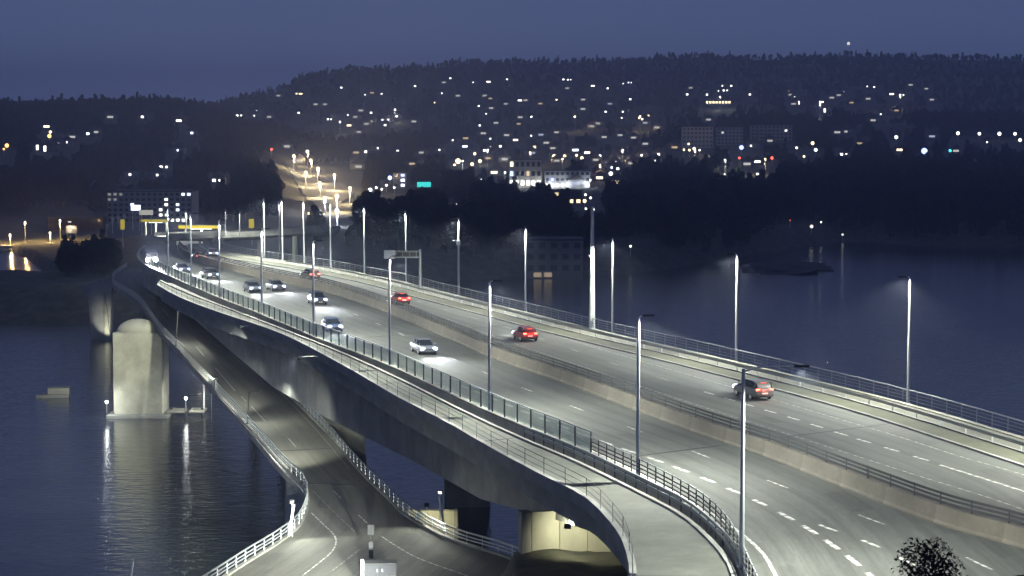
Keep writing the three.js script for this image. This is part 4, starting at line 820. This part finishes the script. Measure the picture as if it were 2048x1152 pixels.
block('apartment_block', 'leftmost grey apartment block on the right hillside', 'apartment block', 1365, 1426, 254, 296, 0, M.render, { rows: 5, cols: 8, lit: {} });
block('apartment_block', 'middle grey apartment block on the right hillside', 'apartment block', 1434, 1486, 255, 290, 0, M.render, { rows: 5, cols: 7, lit: { '3,1': ['w', 1.2] } });
block('apartment_block', 'rightmost grey apartment block, paler than the other two', 'apartment block', 1502, 1584, 251, 286, 0, M.cream, { rows: 5, cols: 10, lit: { '3,8': ['w', 3] } });
// trading halls
{
  const h1 = block('trading_hall', 'left trading hall with bright lit ground floor and white front', 'hall', 1018, 1083, 320, 376, 0, M.cream, { rows: 3, cols: 6, lit: { '0': ['w', 4], '1,0': ['b', 4], '2,0': ['m', 4], '1,3': ['m', 1.2] }, deep: 20 });
  const h2 = block('trading_hall', 'right trading hall with a row of bright lamps at its foot', 'hall', 1090, 1180, 342, 377, 0, M.render, { rows: 3, cols: 9, lit: { '0': ['w', 4], '1,1': ['b', 3] }, deep: 20 });
  const h3 = block('warehouse', 'low warehouse with warm lit openings in front of the trading halls', 'warehouse', 1092, 1164, 382, 410, 0, M.brick, { rows: 2, cols: 5, lit: { '0,0': ['m', 2.5], '0,1': ['m', 2.5], '0,3': ['m', 2.5], '0,4': ['m', 2.5], '1,0': ['m', 1.2], '1,1': ['m', 1.2] }, deep: 14 });
  for (const [t, w] of [[h1, 7], [h1, -7], [h2, 10], [h2, 0], [h2, -10]]) { const l = new THREE.PointLight(new THREE.Color(0.85, 0.92, 1), 260, 0, 2); l.name = 'yard_light'; l.position.set(w, 3, 4); l.castShadow = true; l.shadow.radius = 20; t.add(l); const f = part('wall_lamp', bx(0.8, 0.4, 0.4, w, 3.5, 3.9), glow(0.9, 0.95, 1, 6), t); }
}
block('shop', 'small shop with stacked blue lit panels beside the cyan sign', 'shop', 786, 812, 346, 376, 0, M.render, { rows: 3, cols: 2, lit: { '0,1': ['c', 5], '1,1': ['c', 6], '2,1': ['b', 4] }, deep: 9 });
// cyan sign
{
  const Z = -farBase(848, 388).z, p = atDepth(848, 369, Z), t = thing('shop_sign', 'long glowing cyan sign on two posts', 'sign', V(p.x, p.y, p.z));
  part('sign_face', rb(8.2, 3.0, 0.5, 0, 0, 0, 0.2), glow(...CYAN, 1.1), t); part('frame', bx(8.6, 0.2, 0.6, 0, -1.7, 0), M.dark, t);
  for (const x of [-3, 3]) part('post', cyl(0.2, 0.2, 8, x, -9.6, -0.2, 8), M.dark, t);
  lampPts.push([p.x / Z, Z, 6]);
}
// lit hill road
{
  const f = Z => 0;
  const L = [[640, 425], [612, 395], [592, 365], [580, 345], [571, 332], [570, 322]].map(([x, y]) => farBase(x, y).add(V(0, 0.9, 0))), R = [[672, 420], [690, 402], [705, 390], [660, 360], [600, 338], [578, 326]].map(([x, y]) => farBase(x, y).add(V(0, 0.9, 0)));
  const g = ribbon(L, R, 60, 14), p = g.attributes.position; for (let i = 0; i < p.count; i++) p.setY(i, Math.max(farHeight(-p.getZ(i), p.getX(i)), 0) + 0.7);
  g.computeVertexNormals();
  solo('hill_road', g, M.asphaltOld, 'broad road climbing the far hillside under orange lamps', 'road', null, 'structure');
  for (const q of [[620, 408], [640, 395], [622, 380], [606, 366], [592, 350], [655, 385], [680, 395]]) { const b = farBase(...q); lampPts.push([b.x / -b.z, -b.z, 12]); }
  for (const [x, y, c, cd] of [[588, 312, 'm', 2600], [615, 303, 'm', 2600], [622, 321, 'm', 3200], [636, 337, 'm', 4200], [669, 350, 'm', 4200], [700, 376, 'm', 3600], [612, 345, 'm', 3600], [640, 366, 'm', 4200], [674, 392, 'm', 3200], [650, 396, 'c', 1800], [674, 421, 'c', 900]]) farLamp(x, y, c, x === 674 ? 1.6 : 1.2, 4, cd);
}
// bright star over the ridge
solo('bright_star', new THREE.SphereGeometry(4.2, 12, 8).translate(...atDepth(1697, 87, 5200).toArray()), glow(1, 0.98, 0.95, 3), 'single bright star low over the right ridge', 'star');

// ---------------------------------------------------------------- far bridge end: quay, station, signs, flyover
{
  const q = thing('quay', 'lit stone quay on the far left shore', 'quay');
  const a = G(-260, 496, 1.2), b = G(124, 491, 1.2);
  part('quay_wall', bx(b.x - a.x, 3.4, 26, (a.x + b.x) / 2, 0.3, a.z - 13), M.cream, q);
  part('lower_step', bx((b.x - a.x) * 0.9, 1.2, 3, (a.x + b.x) / 2 - 4, 0.2, a.z + 1.5), M.cream, q);
  for (const [x, y, h] of [[50, 445, 9], [120, 441, 8], [100, 466, 5], [-40, 450, 9], [20, 470, 5]]) {
    const Z = -a.z + (h > 6 ? 20 : 6), p = atDepth(x, y, Z), t = thing('quay_lamp', `${h > 6 ? 'tall' : 'low'} warm lamp on the far quay ${x < 0 ? 'beyond the left frame edge' : x < 30 ? 'near the left frame edge' : x < 80 ? 'above the lit quay edge' : x < 110 ? 'beside the brick store' : 'in front of the brick store'}`, 'street lamp', V(p.x, 2, p.z), 0, 'quay lamps');
    const H = p.y - 2; part('pole', cyl(0.12, 0.1, H, 0, 0, 0, 8), M.galv, t); part('lamp_globe', new THREE.SphereGeometry(0.42, 10, 8).translate(0, H, 0), glow(1, 0.86, 0.55, 6), t);
    const l = new THREE.PointLight(new THREE.Color(1, 0.66, 0.26), h > 6 ? 900 : 420, 0, 2); l.name = 'lamp_light'; l.position.set(0.35, H - 0.8, 0.35); l.castShadow = true; l.shadow.radius = 6; t.add(l);
  }
  block('brick_store', 'long reddish brick store behind the quay', 'store', 96, 206, 436, 464, 830, M.brick, { rows: 2, cols: 9, lit: {}, deep: 12 });
  const s = thing('notice_board', 'pale rectangular board beside the brick store', 'board', atDepth(143, 470, 790)); part('board', rb(4.4, 3, 0.3, 0, 2.2, 0, 0.05), M.white, s); part('post', bx(0.3, 5, 0.3, -1.6, -0.9, 0), M.dark, s); part('post', bx(0.3, 5, 0.3, 1.6, -0.9, 0), M.dark, s);
  const l = new THREE.SpotLight(0xfff4e0, 160, 0, 0.6, 0.6, 2); l.name = 'board_lamp'; l.position.set(0, 5.2, 3); l.target.position.set(0, 2, 0); l.castShadow = true; s.add(l, l.target); part('board_lamp', bx(1.2, 0.15, 0.2, 0, 5.3, 3), glow(1, 0.95, 0.85, 3), s);
}
block('office_block', 'wide dark office block with scattered lit windows behind the flyover', 'office block', 214, 384, 384, 446, 740, M.concreteDark, { rows: 6, cols: 15, win: M.glass, deep: 16, lit: { '5,13': ['c', 3], '5,14': ['c', 3], '3,10': ['w', 3], '4,10': ['w', 2.5], '2,9': ['w', 2.5], '1,9': ['w', 2.5], '3,12': ['c', 2.5], '2,12': ['c', 2.5], '1,10': ['w', 1.5], '5,0': ['w', 0.25], '5,1': ['w', 0.25], '5,2': ['w', 0.22], '4,0': ['w', 0.22], '4,1': ['w', 0.22], '3,4': ['c', 3.5], '0,11': ['w', 3], '0,12': ['w', 3], '0,13': ['w', 2] } });
function signBoard(name, label, cat, px0, px1, y0, y1, Z, mat, down, frameMat = M.galv) {
  const a = atDepth(px0, y1, Z), b = atDepth(px1, y0, Z), w = b.x - a.x, h = b.y - a.y, t = thing(name, label, cat, V((a.x + b.x) / 2, a.y - down, a.z));
  part('sign_face', rb(w, h, 0.25, 0, down + h / 2, 0, 0.05), mat, t); part('back_frame', bx(w * 0.96, h * 0.9, 0.2, 0, down + h / 2, -0.25), frameMat, t);
  for (const s of w > 3 ? [-1, 1] : [0]) part('post', cyl(0.14, 0.12, down + h * 0.5, s * w * 0.35, 0, -0.2, 8), frameMat, t);
  lampPts.push([(a.x + b.x) / 2 / Z, Z, w]);
  return t;
}
signBoard('illuminated_sign', 'blue white lit sign left of the lens glare on the office front', 'sign', 262, 281, 410, 421, 690, glow(...COOL, 2.5), 7);
signBoard('direction_sign', 'pale blank direction board in front of the office block', 'sign', 279, 306, 420, 430, 600, glow(0.9, 0.9, 0.8, 0.45), 6);
signBoard('motorway_sign', 'pale grey sign board over the far motorway end', 'sign', 353, 397, 482, 494, 430, glow(0.8, 0.85, 0.8, 0.28), 4);
signBoard('tall_yellow_sign', 'tall yellow lit pylon sign right of the station canopy', 'sign', 498, 508, 438, 456, 560, glow(...YELLOW, 0.5), 5);
signBoard('tall_yellow_sign', 'tall yellow lit pylon sign left of the office block', 'sign', 241, 249, 439, 459, 560, glow(...YELLOW, 0.42), 5);
{ // station canopies with yellow light bands
  for (const [x0, x1, y0, y1, k, label] of [[357, 441, 451, 457, 1.01, 'filling station canopy with long yellow light band'], [281, 334, 439, 444, 0.5, 'smaller canopy with dim yellow band left of the station']]) {
    const Z = k > 1 ? 570 : 620, a = atDepth(x0, y1, Z), b = atDepth(x1, y0, Z), w = b.x - a.x, h = b.y - a.y, t = thing('station_canopy', label, 'canopy', V((a.x + b.x) / 2, a.y - 4.5, a.z), 0, 'station canopies');
    part('light_band', bx(w, h, 0.3, 0, 4.5 + h / 2, 0), glow(...YELLOW, k), t); part('canopy_roof', bx(w + 0.2, h * 0.8, 8, 0, 4.5 + h / 2, -4.2), M.concrete, t);
    for (const s of [-1, 0, 1]) part('column', cyl(0.25, 0.25, 4.6, s * w * 0.4, 0, -4, 10), M.galv, t);
    const l = new THREE.PointLight(new THREE.Color(1, 0.95, 0.8), 160, 0, 2); l.name = 'canopy_light'; l.position.set(0, 3.6, -3); l.castShadow = true; t.add(l); part('ceiling_lamp', bx(w * 0.5, 0.1, 0.6, 0, 4.2, -3), glow(1, 0.97, 0.85, 4), t);
    lampPts.push([(a.x + b.x) / 2 / Z, Z, w]);
  }
}
{ // flyover beyond the bridge end
  const Z = 500, t = thing('flyover', 'pale concrete flyover crossing behind the far bridge end', 'flyover');
  const pts = [[320, 474], [400, 472], [470, 470], [540, 466], [610, 462], [660, 458]].map(([x, y], i) => atDepth(x, y, Z + i * 6));
  part('deck', sweep(spaced(pts, 4), [[-4, 0.15], [4, 0.15], [4, -0.4], [2.4, -1.3], [-2.4, -1.3], [-4, -0.4]]), M.concrete, t);
  part('parapet', sweep(offset(spaced(pts, 4), 3.9), [[-0.15, 0.15], [0.15, 0.15], [0.15, 1], [-0.15, 1]]), M.concrete, t);
  part('parapet', sweep(offset(spaced(pts, 4), -3.9), [[-0.15, 0.15], [0.15, 0.15], [0.15, 1], [-0.15, 1]]), M.concrete, t);
  for (const [x, y] of [[440, 480], [520, 476], [590, 472]]) { const c = atDepth(x, y, Z + 14); part('column', cyl(0.8, 0.7, c.y - 3, c.x, 3, c.z, 12), M.concrete, t); }
  // lamps on and around it
  for (const [x, y, g, s, cd] of [[452, 418, 470, 'over the flyover, left one', 500], [480, 424, 470, 'over the flyover, right one', 500], [559, 408, 500, 'tall one above the far right lamp row', 500], [373, 423, 470, 'in front of the office block', 420], [312, 445, 480, 'beside the small canopy', 380]]) {
    const Zl = 505, p = atDepth(x, y, Zl), b = atDepth(x, g, Zl); streetLamp(V(p.x, b.y, p.z + 1), p.y - b.y, V(1, 0, 0.2).normalize(), 0.4, `distant street lamp ${s}`, 'lamps around the flyover', cd, { angle: 1.3 });
  }
  for (const [x, yt, yb] of [[213, 447, 470], [224, 433, 468], [235, 430, 466], [247, 427, 462]]) {
    const Zl = 600, p = atDepth(x, yt, Zl), b = atDepth(x, yb, Zl), q = thing('flag_pole', `pale flag pole, ${{ 213: 'leftmost', 224: 'second', 235: 'third', 247: 'rightmost' }[x]} of four by the yellow sign`, 'pole', b, 0, 'flag poles by the yellow sign');
    part('pole', cyl(0.16, 0.12, p.y - b.y, 0, 0, 0, 8), M.white, q); part('banner', bx(0.7, (p.y - b.y) * 0.5, 0.06, 0.45, (p.y - b.y) * 0.7, 0), M.white, q);
  }
}
{ // gantry sign on the right edge
  const b = G(836, 577, hMain).add(V(0.3, 0, 0)), Z = -b.z, t = thing('gantry_sign', 'grey cantilever gantry with one pale sign over the right carriageway', 'sign gantry', b);
  const H = atDepth(836, 503, Z).y - b.y, L = (836 - 766) / FOCAL * Z;
  part('post', cyl(0.2, 0.18, H + 0.3, 0, 0, 0, 12), M.gantry, t); part('beam', bx(L, 0.22, 0.22, -L / 2, H, 0), M.gantry, t); part('beam', bx(L, 0.22, 0.22, -L / 2, H - 0.8, 0), M.gantry, t);
  for (let k = 0; k < 5; k++) part('strut', bx(0.1, 0.8, 0.1, -L * (k + 0.5) / 5, H - 0.4, 0), M.gantry, t);
  part('sign_face', rb(1.5, 1.2, 0.12, -L + 0.6, H - 0.4, 0.2, 0.03), M.gantrySign, t); part('sign_back', rb(2.8, 0.9, 0.1, -L / 2 + 0.6, H - 0.4, -0.2, 0.03), M.dark, t);
}
// waterside house right of the fifth lamp
{
  const Z = shoreZ(556) - 2, t = block('boat_house', 'big dark waterside house with two dim lit openings at its foot', 'boat house', 1049, 1166, 481, 548, Z, std(0.3, 0.29, 0.27, 0.9, { map: concreteMap, name: 'grey_boarding' }), { rows: 3, cols: 5, lit: {}, win: std(0.05, 0.05, 0.055, 0.4), deep: 14, flat: true });
  const a = atDepth(1085, 556, Z), p = t.position;
  for (const x of [1075, 1096]) { const q = atDepth(x, 556, Z); part('boat_door', bx(2.4, 1.4, 0.1, q.x - p.x, 0.35 - p.y + 0.8, 0.12), glow(0.9, 0.7, 0.45, 0.35), t); }
}

// ---------------------------------------------------------------- trees
function leafCloud(n, blobs, size, sd) {
  const pos = [], nor = [], save = seed; seed = sd;
  for (let i = 0; i < n; i++) {
    const b = blobs[Math.floor(rnd() * blobs.length)], u = rr(-1, 1), a = rr(0, 6.283), r = Math.cbrt(rr(0.25, 1)), s = Math.sqrt(1 - u * u);
    const c = V(b[0] + b[3] * r * s * Math.cos(a), b[1] + b[4] * r * u, b[2] + b[3] * r * s * Math.sin(a)), z = size * rr(0.6, 1.4);
    const e1 = V(rr(-1, 1), rr(-1, 1), rr(-1, 1)).normalize().multiplyScalar(z), e2 = V(rr(-1, 1), rr(-1, 1), rr(-1, 1)).normalize().multiplyScalar(z * 0.8);
    const P = [c.clone().sub(e1), c.clone().add(e2), c.clone().add(e1)], N = e1.clone().cross(e2).normalize();
    for (const p of P) { pos.push(p.x, p.y, p.z); nor.push(N.x, N.y, N.z); }
  }
  seed = save;
  const g = new THREE.BufferGeometry(); g.setAttribute('position', new THREE.Float32BufferAttribute(pos, 3)); g.setAttribute('normal', new THREE.Float32BufferAttribute(nor, 3)); g.setAttribute('uv', new THREE.Float32BufferAttribute(new Float32Array(pos.length / 3 * 2), 2)); return g;
}
function blobTree(sd, tall) { seed = sd; const b = []; for (let k = 0; k < 7; k++) { const a = rr(0, 6.28), r = tall ? rr(0, 0.9) : rr(0.4, 2.1), y = rr(0.3, 1) * (tall ? 11 : 7.5) + 1.5, q = tall ? 2.4 * (1.15 - y / 14) : rr(1.3, 2.1); b.push([r * Math.cos(a), y, r * Math.sin(a), q, q * 1.1]); } return b; }
{
  const save = seed, variants = [blobTree(101, 0), blobTree(202, 0), blobTree(303, 1), blobTree(404, 1)].map((b, i) => merge([leafCloud(520, b, 0.62, 900 + i), cyl(0.22, 0.06, 9, 0, 0, 0, 6)]));
  seed = 4242;
  const lists = variants.map(() => []), near = (a, Z, h) => lampPts.some(([la, lz, w = 5]) => Math.abs(la - a) * lz < w + 3 && Z < lz + 8 && Z > lz - 170 * clamp(h / 12, 0.5, 1.3));
  const place = (Z, a, s) => { const X = a * Z, y = farHeight(Z, X); if (y < 0.6) return; lists[Math.floor(rnd() * 4)].push([X, y - 0.4, -Z, s]); };
  for (let k = 0; k < 30000; k++) {
    const Z = 640 * Math.pow(3000 / 640, Math.sqrt(rnd())), a = rr(-0.3, 0.3), px = 1024 + a * FOCAL, s = rr(0.7, 1.35) * (Z > 1800 ? rr(0.35, 0.75) : 1), X = a * Z;
    if (noise.noise(X / 90, 6, Z / 90) < -0.28 && Z < 2200) continue;                                  // clearings
    if (px > 556 && px < 725 && Z > 860 && Z < 1560) continue;          // cut of the hill road
    if (px < 620 && px > 200 && Z < 860) continue;                    // open ground by the bridge end
    if (px < 230 && Z < 960) continue;                                // quay
    if (near(a, Z, 12 * s)) continue;
    place(Z, a, s);
  }
  // wood behind the right end of the bridge and along the shore
  for (let k = 0; k < 1500; k++) { const px = rr(620, 2300), a = (px - 1024) / FOCAL, Z = rr(620, 960); if (!near(a, Z, 12)) place(Z, a, rr(0.7, 1.2)); }
  for (let k = 0; k < 130; k++) { const px = rr(120, 236), a = (px - 1024) / FOCAL, Z = rr(520, 640); place(Z, a, rr(0.4, 0.75)); }
  lists.forEach((l, i) => {
    const im = new THREE.InstancedMesh(variants[i], M.leaf, l.length), m = new THREE.Matrix4(), q = new THREE.Quaternion(), c = new THREE.Color();
    l.forEach(([x, y, z, s], k) => { q.setFromAxisAngle(V(0, 1, 0), rr(0, 6.28)); m.compose(V(x, y, z), q, V(s * rr(0.9, 1.2), s, s * rr(0.9, 1.2))); im.setMatrixAt(k, m); c.setRGB(rr(0.7, 1.2), rr(0.8, 1.25), rr(0.7, 1.1)); im.setColorAt(k, c); });
    im.name = numbered('hillside_forest'); im.castShadow = im.receiveShadow = true; scene.add(im);
    tag(im, ['round crowned woods covering the far hills', 'bushy woods between the far houses', 'tall dark conifers on the far hills', 'slim conifers along the ridge and shore'][i], 'forest', 'woods on the far hills', 'stuff');
  });
  seed = save;
}
function nearTree(base, H, R, n, size, label, sd, blobN = 12) {
  const t = thing('tree', label, 'tree', base); const lm = H > 7 ? M.leafDark : M.leaf; const save = seed; seed = sd;
  const b = []; for (let k = 0; k < blobN; k++) { const a = rr(0, 6.28), f = rr(0.35, 1), r = R * rr(0.1, 0.8) * (1.25 - f), q = R * rr(0.12, 0.26); b.push([r * Math.cos(a), H * f, r * Math.sin(a), q, q * 1.3]); }
  part('trunk', cyl(H * 0.018 + 0.05, 0.03, H * 0.95, 0, -0.3, 0, 8), M.bark, t);
  for (let k = 0; k < Math.min(blobN, 16); k++) { const q = b[k]; part('limb', tube([V(0, q[1] * 0.55, 0), V(q[0] * 0.5, q[1] * 0.8, q[2] * 0.5), V(q[0], q[1], q[2])], 0.035, 5, 8), M.bark, t); }
  part('crown', leafCloud(n, b, size, sd + 1), lm, t); seed = save; return t;
}
nearTree(V(15.9, 18.5, -75), 10.1, 4.3, 14000, 0.09, 'dark leafy treetop rising at the lower right edge', 31, 46);
nearTree(V(18.4, 18.6, -76), 8.6, 1.6, 1800, 0.08, 'tip of a second small tree near the lower right corner', 37, 9);
for (const [x, z, h, r, label, sd] of [[-15.5, 205, 4.6, 2.6, 'bushy shrub at the foot of the main pier', 51], [-13, 196, 3.8, 2.4, 'low shrub below the footbridge girder', 53], [-18, 214, 5.2, 2.4, 'dark shrub between lower road and main pier', 55], [-10, 199, 3.2, 2.2, 'small shrub beside the pale yellowish wall', 57]]) nearTree(V(x, 1.5, -z), h, r, 1500, 0.16, label, sd, 9);

// things that share a description are told apart by their order from the left
{
  const same = {};
  for (const o of scene.children) if (o.userData.group && o.userData.label) (same[o.userData.label] ??= []).push(o);
  const ord = ['leftmost', 'second from left', 'third from left', 'fourth from left', 'fifth from left', 'sixth from left', 'seventh from left', 'eighth from left', 'ninth from left', 'tenth from left', 'eleventh from left', 'twelfth from left'];
  for (const list of Object.values(same)) if (list.length > 1) list.sort((a, b) => a.position.x / -a.position.z - b.position.x / -b.position.z).forEach((o, i) => { o.userData.label += ', ' + (i === list.length - 1 ? 'rightmost' : ord[i]); });
}

renderer.render(scene, camera);
